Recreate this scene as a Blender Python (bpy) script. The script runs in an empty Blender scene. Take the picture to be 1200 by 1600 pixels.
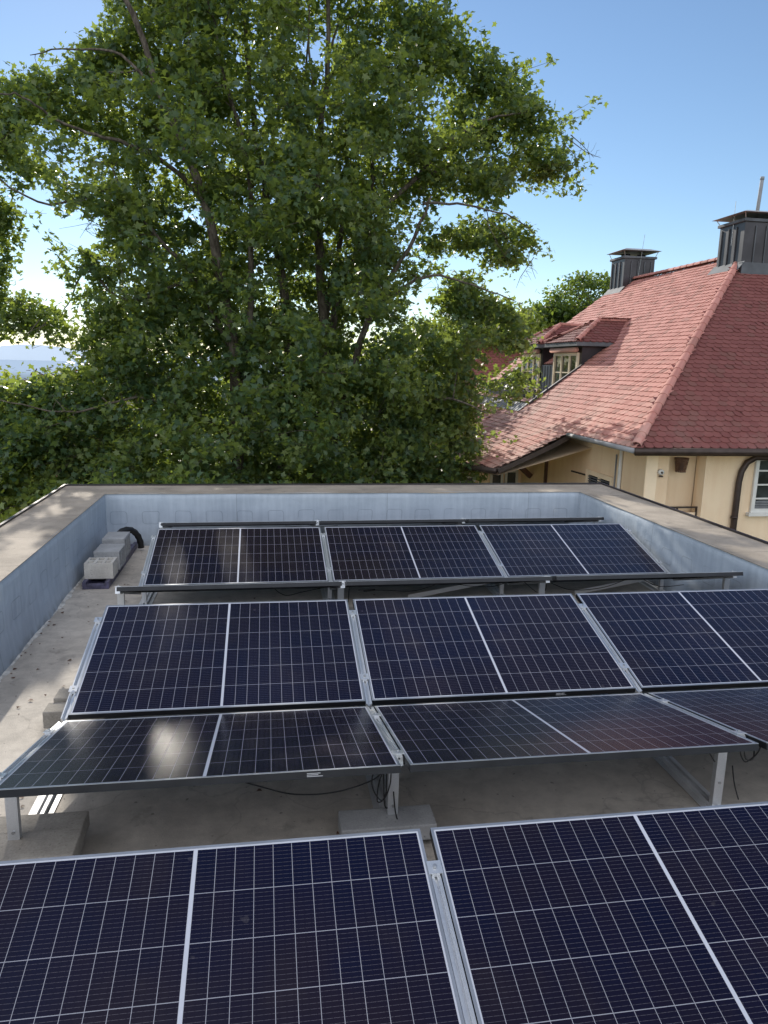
import bpy, math, random
import numpy as np
from mathutils import Vector, Matrix
random.seed(7)
RNG = np.random.default_rng(11)
SC = bpy.context.scene
COL = SC.collection
D2R = math.radians

# ------------------------------------------------------------------ node helper
class S:
    """socket wrapper so shader maths can be written as expressions"""
    def __init__(s, nt, v): s.nt, s.v = nt, v
    def _m(s, op, *a):
        n = s.nt.nodes.new('ShaderNodeMath'); n.operation = op
        for i, x in enumerate((s,) + a):
            if isinstance(x, S): s.nt.links.new(x.v, n.inputs[i])
            else: n.inputs[i].default_value = x
        return S(s.nt, n.outputs[0])
    def __add__(s, o): return s._m('ADD', o)
    def __sub__(s, o): return s._m('SUBTRACT', o)
    def __mul__(s, o): return s._m('MULTIPLY', o)
    def __truediv__(s, o): return s._m('DIVIDE', o)
    def __lt__(s, o): return s._m('LESS_THAN', o)
    def __gt__(s, o): return s._m('GREATER_THAN', o)
    def abs(s): return s._m('ABSOLUTE')
    def fract(s): return s._m('FRACT')
    def floor(s): return s._m('FLOOR')
    def max(s, o): return s._m('MAXIMUM', o)
    def min(s, o): return s._m('MINIMUM', o)
    def sqrt(s): return s._m('SQRT')
    def pow(s, o): return s._m('POWER', o)
    def clamp(s): return s.max(0.0).min(1.0)
    def step(s, a, b):
        n = s.nt.nodes.new('ShaderNodeMapRange'); n.interpolation_type = 'SMOOTHSTEP'
        s.nt.links.new(s.v, n.inputs[0]); n.inputs[1].default_value = a; n.inputs[2].default_value = b
        return S(s.nt, n.outputs[0])

class Mat:
    def __init__(s, name):
        s.m = bpy.data.materials.new(name); s.m.use_nodes = True
        s.nt = s.m.node_tree; s.nt.nodes.clear()
        s.out = s.nt.nodes.new('ShaderNodeOutputMaterial')
    def node(s, t, **k):
        n = s.nt.nodes.new(t)
        for a, b in k.items(): setattr(n, a, b)
        return n
    def link(s, a, b): s.nt.links.new(a.v if isinstance(a, S) else a, b)
    def coord(s, which='Object'):
        return s.node('ShaderNodeTexCoord').outputs[which]
    def pos(s): return s.node('ShaderNodeNewGeometry').outputs['Position']
    def sep(s, v):
        n = s.node('ShaderNodeSeparateXYZ'); s.nt.links.new(v, n.inputs[0])
        return [S(s.nt, o) for o in n.outputs]
    def scale(s, v, sc):
        n = s.node('ShaderNodeMapping'); s.nt.links.new(v, n.inputs[0]); n.inputs['Scale'].default_value = sc
        return n.outputs[0]
    def noise(s, v, scale, detail=4, rough=.55):
        n = s.node('ShaderNodeTexNoise'); s.nt.links.new(v, n.inputs['Vector'])
        n.inputs['Scale'].default_value = scale; n.inputs['Detail'].default_value = detail; n.inputs['Roughness'].default_value = rough
        return S(s.nt, n.outputs['Fac'])
    def mix(s, f, a, b):
        n = s.node('ShaderNodeMix'); n.data_type = 'RGBA'
        for i, x in ((0, f), (6, a), (7, b)):
            if isinstance(x, S): s.nt.links.new(x.v, n.inputs[i])
            elif isinstance(x, bpy.types.NodeSocket): s.nt.links.new(x, n.inputs[i])
            elif isinstance(x, (int, float)): n.inputs[i].default_value = x
            else: n.inputs[i].default_value = (*x, 1)
        return n.outputs[2]
    def bump(s, h, dist, strength=1.0):
        n = s.node('ShaderNodeBump'); s.link(h, n.inputs['Height']); n.inputs['Distance'].default_value = dist
        n.inputs['Strength'].default_value = strength
        return n.outputs[0]
    def pbr(s, col, rough=.6, metal=0., spec=.5, normal=None, **k):
        n = s.node('ShaderNodeBsdfPrincipled')
        def put(i, x):
            if isinstance(x, (S, bpy.types.NodeSocket)): s.link(x, n.inputs[i])
            elif isinstance(x, tuple): n.inputs[i].default_value = (*x, 1)
            else: n.inputs[i].default_value = x
        put('Base Color', col); put('Roughness', rough); put('Metallic', metal); put('Specular IOR Level', spec)
        for a, b in k.items(): put(a.replace('_', ' '), b)
        if normal: s.link(normal, n.inputs['Normal'])
        s.nt.links.new(n.outputs[0], s.out.inputs[0])
        return s.m

def simple(name, col, rough=.6, metal=0., var=.15, scale=6., bump=0., spec=.5):
    M = Mat(name); p = M.coord()
    n = M.noise(p, scale, 5)
    dark = tuple(c * (1 - var) for c in col); light = tuple(min(1, c * (1 + var)) for c in col)
    nb = M.bump(M.noise(p, scale * 9, 3), bump) if bump else None
    return M.pbr(M.mix(n.step(.3, .7), dark, light), rough, metal, spec, nb)

MT = {}
def make_materials():
    # --- solar glass: 6 rows x 24 half-cut cells with fine bus bars
    M = Mat('solar_cells'); x, y, _ = M.sep(M.coord('UV'))
    xm = (x - .865).abs()                    # distance from the middle strip
    cw, ch = .0701, .18495
    cx = (xm - .007) / cw; cy = (y - .017) / ch
    fx = cx.fract(); fy = cy.fract()
    colline = ((fx - .5).abs() > (.5 - .0010 / cw))
    rowline = ((fy - .5).abs() > (.5 - .0014 / ch))
    inside = (xm > .007) * (xm < .007 + 12 * cw) * (y > .017) * (y < .017 + 6 * ch)
    bus = (((cy * 11).fract() - .5).abs() > (.5 - .00055 / (ch / 11)))
    pads = ((cx * 3).fract() - .5).abs() > .12
    cell = cx.floor() * 7.13 + cy.floor() * 3.71 + (x > .865) * 31.7
    wn = M.node('ShaderNodeTexWhiteNoise', noise_dimensions='1D'); M.link(cell, wn.inputs['W'])
    rnd = S(M.nt, wn.outputs['Value'])
    base = M.mix(rnd, (.0030, .0040, .022), (.007, .0055, .022))
    base = M.mix(M.noise(M.pos(), .8, 4, .6).step(.42, .6), base, (.0105, .0065, .016))
    c1 = M.mix(bus * (pads * .5 + .5), base, (.12, .11, .13))
    c2 = M.mix(colline, c1, (.40, .40, .44)); c3 = M.mix(rowline, c2, (.36, .36, .40))
    c4 = M.mix(inside, (.62, .64, .70), c3)
    P = M.pos()
    dirt = M.noise(P, 3.2, 6, .65).step(.48, .85)
    smear = M.noise(M.scale(P, (1.2, 3.0, 1)), 2.1, 5, .7).step(.66, .80)
    drop = M.noise(P, 17, 2, .3).step(.76, .80)
    c5 = M.mix(dirt * .018 + smear * .04 + drop * .05, c4, (.55, .50, .46))
    rough = M.noise(P, 5, 4) * .10 + .13
    nb = M.bump(M.noise(P, 420, 2), .0004, .55)
    MT['cells'] = M.pbr(c5, rough, 0., .27, nb)
    M = Mat('aluminium'); p = M.coord()
    n = M.noise(M.scale(p, (60, 3, 60)), 4, 3)
    MT['alu'] = M.pbr(M.mix(n, (.56, .58, .60), (.80, .82, .84)), M.noise(p, 14, 3) * .2 + .26, .62, .5)
    MT['alu_lip'] = simple('anodised_lip', (.40, .42, .45), .45, .7, .1)
    MT['black_frame'] = simple('black_anodised', (.022, .023, .027), .42, .5, .2)
    MT['alu_matt'] = simple('matt_aluminium', (.66, .67, .68), .42, .3, .12, 5)
    MT['steel'] = simple('galvanised_steel', (.50, .51, .52), .45, .85, .2, 20)
    MT['backsheet'] = simple('dark_backsheet', (.03, .03, .032), .6)
    MT['cable'] = simple('black_rubber', (.012, .012, .013), .5)
    MT['label'] = simple('grey_label', (.42, .43, .45), .5)
    # --- concrete
    def concrete(name, a, b, sc=3.0):
        M = Mat(name); p = M.pos(); n = M.noise(p, sc, 8, .62); f = M.noise(p, 90, 3)
        c = M.mix((n * .8 + f * .3 - .05).step(.32, .72), a, b)
        pit = M.noise(p, 55, 2).step(.66, .72)
        c = M.mix(pit * .35, c, (.05, .05, .05))
        return M.pbr(c, .9, 0., .25, M.bump(n * .3 + f * .6, .004))
    MT['concrete'] = concrete('block_concrete', (.28, .26, .23), (.46, .43, .38), 4)
    MT['concrete_pale'] = concrete('pale_block_concrete', (.50, .48, .44), (.70, .68, .63), 4)
    MT['concrete_grey'] = concrete('grey_concrete', (.30, .31, .32), (.46, .47, .48), 4)
    # --- roof deck: coated screed with stains
    M = Mat('roof_screed'); p = M.pos()
    a = M.noise(p, .9, 8, .6); b = M.noise(p, 7, 6, .7); f = M.noise(p, 120, 2); X, Y, Z = M.sep(p)
    c = M.mix((a * .6 + b * .5 - .05).step(.33, .68), (.40, .37, .33), (.66, .61, .54))
    v = M.node('ShaderNodeTexVoronoi', feature='DISTANCE_TO_EDGE'); v.inputs['Scale'].default_value = .7
    dn = M.node('ShaderNodeVectorMath'); dn.operation = 'ADD'; M.nt.links.new(p, dn.inputs[0])
    nn = M.node('ShaderNodeTexNoise'); M.nt.links.new(p, nn.inputs['Vector']); nn.inputs['Scale'].default_value = 2.2; nn.inputs['Detail'].default_value = 6
    M.nt.links.new(nn.outputs['Color'], dn.inputs[1]); M.nt.links.new(dn.outputs[0], v.inputs['Vector'])
    crack = S(M.nt, v.outputs['Distance']) < .006
    c = M.mix(crack * .16, c, (.07, .065, .06))
    spots = M.noise(p, 26, 2, .4).step(.70, .75); c = M.mix(spots * .5, c, (.06, .055, .05))
    c = M.mix(M.noise(p, 2.3, 5, .7).step(.58, .70) * .35, c, (.10, .095, .088))
    MT['deck'] = M.pbr(c, .82, 0., .3, M.bump(b * .4 + f * .3, .006))
    # --- parapet membrane with embossed outlines and run marks
    M = Mat('parapet_coating'); p = M.coord(); X, Y, Z = M.sep(p)
    geo = M.node('ShaderNodeNewGeometry'); nx, ny, nz = M.sep(geo.outputs['Normal'])
    vert = nx.abs() > .7
    s_ = Y * vert + X * (vert * -1.0 + 1.0)
    jit = M.noise(p, 1.6, 3) * .10
    px_ = (((s_ + jit) / .39).fract() - .5).abs() * .39
    pz_ = (Z + jit * .35 - .375).abs()
    qx = (px_ - .065).max(0.0); qz = (pz_ - .045).max(0.0)
    dd = ((qx * qx + qz * qz).sqrt() - .035).abs()
    ring = (dd * -1.0 + .0045).step(0.0, .004) * M.noise(p, 2.1, 3).step(.32, .46)
    streak = M.noise(M.scale(p, (14, 14, 1.0)), 1.2, 5, .65)
    blot = M.noise(p, 1.7, 7, .65)
    c = M.mix((streak * .55 + blot * .5).step(.34, .72), (.34, .40, .475), (.44, .505, .58))
    c = M.mix(blot.step(.62, .72) * .30, c, (.62, .63, .62))
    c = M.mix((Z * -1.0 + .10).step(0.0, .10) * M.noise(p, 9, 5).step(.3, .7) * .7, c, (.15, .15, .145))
    c = M.mix(ring * .5, c, (.12, .15, .19))
    h = M.noise(p, 1.3, 3) * .6 + M.noise(p, 6, 4) * .15 + ring * .03
    seam = (((s_ + .35) / 1.96).fract() - .5).abs() > .4975
    c = M.mix(seam * .35, c, (.12, .14, .16))
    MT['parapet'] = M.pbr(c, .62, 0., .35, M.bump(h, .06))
    M = Mat('coping_sheet'); p = M.coord(); X, Y, Z = M.sep(p)
    a = M.noise(p, 1.4, 8, .65); f = M.noise(p, 150, 2)
    c = M.mix((a * .8 + f * .3).step(.38, .72), (.27, .235, .195), (.46, .40, .33))
    c = M.mix(M.noise(M.scale(p, (1, 1, 1)), 5, 7, .7).step(.55, .7) * .5, c, (.13, .125, .12))
    c = M.mix(((Y / 1.02).fract() < .012) * .6, c, (.08, .08, .08))
    MT['coping'] = M.pbr(c, .85, 0., .3, M.bump(a * .5 + f * .3, .01))
    MT['sealant'] = simple('pale_sealant', (.58, .57, .54), .8, 0, .3, 14, .003)
    # --- clay tiles
    def tiles(name, a, b, stain, pale=1.0):
        M = Mat(name); g = M.node('ShaderNodeNewGeometry'); r = S(M.nt, g.outputs['Random Per Island']); p = M.pos()
        n = M.noise(p, .55, 6, .65); f = M.noise(p, 30, 4)
        c = M.mix(r.step(.05, .95), a, b)
        c = M.mix((r * 17.3).fract().step(.82, .9) * .35, c, (.16, .09, .07))
        X, Y, Z = M.sep(p)
        low = (Z * -1.0 + 2.4).step(0, 1.6)
        c = M.mix(n.step(.50, .66) * (low * .75 + .12) * f.step(.3, .6) * .55, c, stain)
        c = M.mix((low * M.noise(p, 1.1, 5, .7).step(.42, .60)) * (.45 * pale), c, (.62, .45, .38))
        mo = M.noise(p, 9, 5, .7).step(.56, .66); c = M.mix(mo * (low * .4 + .18) * .6, c, (.16, .12, .10))
        return M.pbr(c, .78, 0., .3, M.bump(f, .003))
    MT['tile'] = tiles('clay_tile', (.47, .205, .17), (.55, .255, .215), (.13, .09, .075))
    MT['tile_shaded'] = tiles('clay_tile_shaded', (.185, .064, .058), (.215, .078, .070), (.10, .055, .05), .15)  # same clay, with the shade of the unlit slopes put into its colour
    # --- plaster
    M = Mat('cream_plaster'); p = M.pos()
    n = M.noise(p, .8, 7, .6); f = M.noise(p, 60, 4)
    st = M.noise(M.scale(p, (6, 6, .5)), 1, 5)
    c = M.mix((n * .6 + st * .4).step(.35, .7), (.84, .63, .42), (.93, .75, .53))
    MT['plaster'] = M.pbr(c, .9, 0., .2, M.bump(f * .7 + n * .3, .012))
    MT['plaster_light'] = simple('pale_plaster', (.92, .75, .54), .9, 0, .08, 1.2, .004)
    MT['white_paint'] = simple('white_paint', (.70, .70, .67), .5, 0, .06)
    MT['brown_wood'] = simple('brown_wood', (.12, .060, .038), .7, 0, .3, 9, .003)
    MT['brown_metal'] = simple('brown_metal', (.055, .040, .035), .45, .4, .2)
    MT['zinc'] = simple('weathered_zinc', (.12, .13, .145), .75, .2, .22, 2.5)
    MT['zinc_light'] = simple('light_zinc', (.26, .27, .29), .75, .15, .15, 2.5)
    MT['dark_sheet'] = simple('dark_sheet_metal', (.050, .046, .050), .40, .6, .25, 2.)
    MT['cap_sheet'] = simple('chimney_cap_sheet', (.50, .48, .45), .5, .5, .2, 3)
    MT['underlay'] = simple('roof_underlay', (.09, .05, .04), .9)
    M = Mat('window_glass'); p = M.pos()
    MT['glass'] = M.pbr(M.mix(M.noise(p, 2, 3).step(.4, .6), (.015, .018, .02), (.05, .06, .065)), .06, 0., .8, M.bump(M.noise(p, 1.5, 2), .01))
    MT['awning'] = simple('awning_fabric', (.62, .34, .27), .8, 0, .1)
    MT['blue_rail'] = simple('blue_painted_rail', (.085, .08, .14), .5, 0, .5, 14)
    # --- bark
    M = Mat('bark'); p = M.pos(); n = M.noise(M.scale(p, (1, 1, .25)), 16, 6, .7)
    MT['bark'] = M.pbr(M.mix(n.step(.35, .65), (.055, .045, .036), (.17, .145, .12)), .95, 0., .2, M.bump(n, .03))
    # --- leaves
    def leaf(name, a, b, c_y, trans=.42, tcol=(.30, .42, .05)):
        M = Mat(name); g = M.node('ShaderNodeNewGeometry'); r = S(M.nt, g.outputs['Random Per Island']); p = M.pos()
        n = M.noise(p, .9, 3)
        c = M.mix(r, a, b); c = M.mix((n + (r * 13.7).fract() * .35).step(.62, .86) * .8, c, c_y)
        pr = M.node('ShaderNodeBsdfPrincipled'); M.link(c, pr.inputs['Base Color'])
        pr.inputs['Roughness'].default_value = .42; pr.inputs['Specular IOR Level'].default_value = .5
        tr = M.node('ShaderNodeBsdfTranslucent'); t = M.mix((r * 5.9).fract(), tcol, tuple(v * .6 for v in tcol)); M.link(t, tr.inputs[0])
        mx = M.node('ShaderNodeMixShader'); mx.inputs[0].default_value = trans
        M.link(pr.outputs[0], mx.inputs[1]); M.link(tr.outputs[0], mx.inputs[2]); M.link(mx.outputs[0], M.out.inputs[0])
        return M.m
    MT['leaf_maple'] = leaf('maple_leaf', (.030, .074, .046), (.074, .132, .072), (.20, .25, .075), .47, (.44, .56, .08))
    MT['leaf_yellow'] = leaf('light_leaf', (.085, .125, .03), (.15, .20, .05), (.28, .30, .07), .52, (.55, .66, .09))
    MT['leaf_dark'] = leaf('dark_leaf', (.028, .060, .016), (.05, .095, .025), (.09, .14, .03), .42, (.34, .46, .06))
    MT['leaf_purple'] = leaf('purple_leaf', (.035, .018, .024), (.06, .028, .032), (.08, .04, .04), .3, (.16, .05, .05))
    # --- land
    M = Mat('land'); p = M.pos(); X, Y, Z = M.sep(p)
    dist = (X * X + Y * Y).sqrt()
    n = M.noise(p, .02, 8, .65); n2 = M.noise(p, .35, 5)
    near = M.mix(n2.step(.35, .65), (.045, .060, .022), (.10, .10, .05))
    far = M.mix(n.step(.42, .60), (.035, .055, .025), (.13, .14, .08))
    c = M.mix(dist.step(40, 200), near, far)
    c = M.mix(dist.step(200, 5200), c, (.36, .46, .58))  # distance haze mixed into the land colour
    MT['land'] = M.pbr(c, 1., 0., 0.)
    MT['hills'] = simple('far_hills', (.70, .80, .90), 1, 0, .02, .001, spec=0.)  # aerial haze painted as the hills' base colour
    M = Mat('far_woods'); p = M.pos(); X, Y, Z = M.sep(p); dist = (X * X + Y * Y).sqrt()
    c = M.mix(M.noise(p, .12, 5).step(.35, .65), (.030, .050, .020), (.075, .10, .035))
    c = M.mix(dist.step(120, 2600), c, (.26, .35, .42))  # haze tint blended into the woods' colour with distance
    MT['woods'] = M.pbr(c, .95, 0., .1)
make_materials()

# ------------------------------------------------------------------ mesh helper
class MB:
    def __init__(s): s.v, s.f, s.m, s.uv = [], [], [], None
    def add(s, vs, fs, m=0):
        o = len(s.v); s.v += [tuple(v) for v in vs]
        s.f += [tuple(i + o for i in f) for f in fs]; s.m += [m] * len(fs); return s
    def box(s, x0, x1, y0, y1, z0, z1, m=0):
        v = [(x, y, z) for z in (z0, z1) for y in (y0, y1) for x in (x0, x1)]
        return s.add(v, [(0, 2, 3, 1), (4, 5, 7, 6), (0, 1, 5, 4), (2, 6, 7, 3), (0, 4, 6, 2), (1, 3, 7, 5)], m)
    def prism(s, poly, a, b, m=0):
        """poly = list of 3d points, swept by vector (b-a)"""
        d = Vector(b) - Vector(a); n = len(poly)
        v = [Vector(p) for p in poly] + [Vector(p) + d for p in poly]
        return s.add(v, [tuple(range(n))[::-1], tuple(range(n, 2 * n))] + [(i, (i + 1) % n, n + (i + 1) % n, n + i) for i in range(n)], m)
    def bar(s, a, b, w, h, up=(0, 0, 1), m=0):
        a, b = Vector(a), Vector(b); d = (b - a).normalized(); u = Vector(up)
        r = d.cross(u).normalized(); u = r.cross(d)
        q = [a + r * x * w / 2 + u * z * h / 2 for x, z in ((-1, -1), (1, -1), (1, 1), (-1, 1))]
        return s.prism(q, a, b, m)
    def tube(s, pts, r, n=8, m=0, cap=True):
        P = [Vector(p) for p in pts]; k = len(P)
        R = r if hasattr(r, '__len__') else [r] * k
        o = len(s.v); u = None
        for i, p in enumerate(P):
            d = (P[min(i + 1, k - 1)] - P[max(i - 1, 0)])
            d = d.normalized() if d.length > 1e-9 else Vector((0, 0, 1))
            if u is None: u = d.orthogonal().normalized()
            u = (u - d * u.dot(d));
            u = u.normalized() if u.length > 1e-6 else d.orthogonal().normalized()
            w = d.cross(u)
            for j in range(n):
                a = 2 * math.pi * j / n; s.v.append(tuple(p + (u * math.cos(a) + w * math.sin(a)) * R[i]))
        for i in range(k - 1):
            for j in range(n):
                s.f.append((o + i * n + j, o + i * n + (j + 1) % n, o + (i + 1) * n + (j + 1) % n, o + (i + 1) * n + j)); s.m.append(m)
        if cap:
            s.f.append(tuple(o + j for j in range(n))[::-1]); s.m.append(m)
            s.f.append(tuple(o + (k - 1) * n + j for j in range(n))); s.m.append(m)
        return s
    def data(s, name, mats, smooth=False):
        me = bpy.data.meshes.new(name); me.from_pydata(s.v, [], s.f)
        for mt in (mats if isinstance(mats, (list, tuple)) else [mats]): me.materials.append(MT[mt])
        me.polygons.foreach_set('material_index', s.m)
        if smooth: me.polygons.foreach_set('use_smooth', [True] * len(s.f))
        me.update(); return me
    def build(s, name, mats, parent=None, smooth=False, bevel=0, loc=None):
        o = bpy.data.objects.new(name, s.data(name, mats, smooth)); COL.objects.link(o)
        if parent: o.parent = parent
        if loc: o.location = loc
        if bevel:
            b = o.modifiers.new('bevel', 'BEVEL'); b.width = bevel; b.segments = 2; b.limit_method = 'ANGLE'
        return o

def tag(o, label=None, cat=None, group=None, kind=None):
    for k, v in (('label', label), ('category', cat), ('group', group), ('kind', kind)):
        if v: o[k] = v
    return o
def thing(name, label, cat, loc=(0, 0, 0), group=None):
    o = bpy.data.objects.new(name, None); COL.objects.link(o); o.location = loc; o.empty_display_size = .2
    return tag(o, label, cat, group)
def copy_tree(o, parent=None):
    c = o.copy(); COL.objects.link(c); c.parent = parent
    for ch in [x for x in list(COL.objects) if x.parent == o]: copy_tree(ch, c)
    return c

# ------------------------------------------------------------------ camera, sky, sun
cd = bpy.data.cameras.new('camera'); cam = bpy.data.objects.new('camera', cd); COL.objects.link(cam)
cd.sensor_fit = 'VERTICAL'; cd.sensor_height = 24; cd.lens = 1151.99 / 1600 * 24; cd.clip_start = .05; cd.clip_end = 60000
R_ = Vector((.98767524, -.15477413, .02329354)); U_ = Vector((.00772547, .19685021, .98040314)); F_ = Vector((.15632638, .96813995, -.19561979))
cam.matrix_world = Matrix((( R_[0], U_[0], -F_[0], 0), (R_[1], U_[1], -F_[1], 0), (R_[2], U_[2], -F_[2], 2.31941), (0, 0, 0, 1)))
SC.camera = cam
SKY_FILL = 8.0
SUN_EL, SUN_AZ = 22.3, -9.6          # azimuth from +Y, positive towards +X
SDIR = Vector((math.sin(D2R(SUN_AZ)) * math.cos(D2R(SUN_EL)), math.cos(D2R(SUN_AZ)) * math.cos(D2R(SUN_EL)), math.sin(D2R(SUN_EL))))
w = bpy.data.worlds.new('World'); SC.world = w; w.use_nodes = True; nt = w.node_tree
bg = nt.nodes['Background']; sky = nt.nodes.new('ShaderNodeTexSky'); sky.sky_type = 'NISHITA'; sky.sun_disc = False
sky.sun_elevation = D2R(SUN_EL); sky.sun_rotation = D2R(SUN_AZ); sky.altitude = 400; sky.air_density = 1.0; sky.dust_density = .05; sky.ozone_density = 2.6
bg.inputs[1].default_value = .14
# fill glow added to the sky half behind the camera to lift shaded faces
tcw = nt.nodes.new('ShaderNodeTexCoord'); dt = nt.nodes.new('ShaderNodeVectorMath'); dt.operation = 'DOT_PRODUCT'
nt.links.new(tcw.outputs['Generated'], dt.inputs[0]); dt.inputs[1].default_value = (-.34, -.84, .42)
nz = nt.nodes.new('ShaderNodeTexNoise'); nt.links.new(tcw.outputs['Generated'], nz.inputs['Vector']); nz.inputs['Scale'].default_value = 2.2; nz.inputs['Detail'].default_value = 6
fill_mask = S(nt, dt.outputs['Value']).step(-.05, .75) * (S(nt, nz.outputs['Fac']) * .8 + .6)
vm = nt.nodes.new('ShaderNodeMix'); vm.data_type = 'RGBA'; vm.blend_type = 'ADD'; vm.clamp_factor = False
nt.links.new(fill_mask.v, vm.inputs[0]); nt.links.new(sky.outputs[0], vm.inputs[6]); vm.inputs[7].default_value = (SKY_FILL * 1.0, SKY_FILL * .93, SKY_FILL * .86, 1)
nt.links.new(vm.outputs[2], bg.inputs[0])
sl = bpy.data.lights.new('sun', 'SUN'); sl.energy = 5.0; sl.angle = D2R(.53); sl.color = (1, .93, .82)
so = bpy.data.objects.new('sun', sl); COL.objects.link(so); so.rotation_euler = SDIR.to_track_quat('Z', 'Y').to_euler(); so.location = (-3, 12, 20)
SC.view_settings.view_transform = 'Standard'; SC.view_settings.look = 'None'; SC.view_settings.exposure = 0
SC.render.engine = 'CYCLES'; SC.cycles.max_bounces = 6; SC.cycles.transmission_bounces = 4; SC.cycles.diffuse_bounces = 3

# ------------------------------------------------------------------ solar panels
PW, PH, GAP = 1.73, 1.1437, .0422
TH = .035
def frame_data():
    b = MB(); L = .011; W = PW; H = PH
    # top lips (silver) butted end to end, four sides
    for (x0, x1, y0, y1) in ((0, W, 0, L), (0, W, H - L, H), (0, L, L, H - L), (W - L, W, L, H - L)):
        b.box(x0, x1, y0, y1, -.0022, 0, 1)
        b.box(x0, x1, y0, y1, -TH, -.0022, 0)
    for (x0, x1, y0, y1) in ((L, W - L, L, .03), (L, W - L, H - .03, H - L)): b.box(x0, x1, y0, y1, -TH, -TH + .002, 0)
    return b.data('frame', ['black_frame', 'alu_lip'])
def glass_data():
    b = MB(); L = .011; b.box(L, PW - L, L, PH - L, -.0070, -.0015, 1); b.m[1] = 0
    me = b.data('glass', ['cells', 'backsheet'])
    uv = me.uv_layers.new(name='UVMap')
    for lp in me.loops: c = me.vertices[lp.vertex_index].co; uv.data[lp.index].uv = (c.x, c.y)
    return me
FD, GD = frame_data(), glass_data()
JB = MB(); 
JB.box(.825, .905, .5, .56, -.024, -.0072)
JD = JB.data('junction_box', 'cable')
ROWS = dict(  # low/near origin (x, y, z), direction (+1: high edge far), tilt, row rotation, rotation centre y
    F=(-1.13919, 1.46279, .22504, 1, .25752, .00288, 2.0), D=(-1.14436, 4.16783, .296, 1, .25752, -.00216, 4.0),
    E=(-1.14198, 4.09311, .296, -1, .22667, -.00216, 4.0), C=(-1.1462, 6.86258, .25658, 1, .25752, .00575, 6.5),
    G=(-1.14774, 6.76119, .25658, -1, .31359, .00575, 6.5), B=(-1.17979, 9.45, .28316, -1, .22667, .01482, 9.0))
def row_point(row, x, y, z):
    r, cy = ROWS[row][5], ROWS[row][6]; lx, ly = x - 1.2, y - cy
    return (1.2 + lx * math.cos(r) - ly * math.sin(r), cy + lx * math.sin(r) + ly * math.cos(r), z)
PLAB = {
 'F': ('dark blue solar panel nearest the camera, left of the big clamp', 'dark blue solar panel nearest the camera, right of the big clamp'),
 'D': ('solar panel of the middle row facing the camera, leftmost, with dusty smudges', 'solar panel of the middle row facing the camera, between two silver rails', 'solar panel of the middle row facing the camera, rightmost, cut by the frame'),
 'E': ('front tilted solar panel over the leftmost leg, hazy tree reflection on it', 'front tilted solar panel with reddish roof reflection, between two rails', 'front tilted solar panel at the right picture edge'),
 'C': ('back row solar panel facing the camera, leftmost, brownish with tree reflections', 'back row solar panel facing the camera, middle of the three', 'back row solar panel facing the camera, rightmost, bluish, beside the parapet'),
 'G': ('edge-on solar panel right behind the dusty middle row panel, leftmost of its row', 'edge-on solar panel in the middle of its row, cables hanging below', 'edge-on solar panel ending in a point before the right parapet'),
 'B': ('farthest edge-on black solar panel near the back parapet, leftmost', 'farthest edge-on black solar panel near the back parapet, middle', 'farthest edge-on black solar panel near the back parapet, rightmost')}
GRP = dict(F='solar panels of the nearest row', D='solar panels of the middle row facing the camera', E='solar panels tilted up towards the camera in the middle', C='solar panels of the back row facing the camera', G='edge-on solar panels in front of the back row', B='edge-on solar panels by the back parapet')
proto = None
for row, labs in PLAB.items():
    x0, y0, z0, sg, tl, rr, cy = ROWS[row]
    for i, lab in enumerate(labs):
        X = x0 + i * (PW + GAP); c = math.cos(tl)
        if sg > 0: loc = row_point(row, X, y0, z0); rx = tl
        else: loc = row_point(row, X, y0 - PH * c, z0 + PH * math.sin(tl)); rx = -tl
        if proto is None:
            t = thing('solar_panel', lab, 'solar panel', group=GRP[row]); proto = t
            for n_, d_ in (('frame', FD), ('glass', GD), ('junction_box', JD)):
                o = bpy.data.objects.new(n_, d_); COL.objects.link(o); o.parent = t
        else: t = copy_tree(proto)
        tag(t, lab, 'solar panel', GRP[row]); t.location = loc; t.rotation_euler = (rx, 0, rr)
        if (row, i) in (('E', 0), ('D', 1)):
            b = MB(); x = 1.30 if row == 'E' else 1.18
            b.box(x, x + .13, -.0012, 0, -.028, -.006, 0)
            for k, wd in enumerate((.07, .05, .06)): b.box(x + .008, x + .008 + wd, -.0020, -.0012, -.0265 + k * .0065, -.0235 + k * .0065, 1)
            o = b.build('type_label', ['black_frame', 'label'], t)

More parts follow.
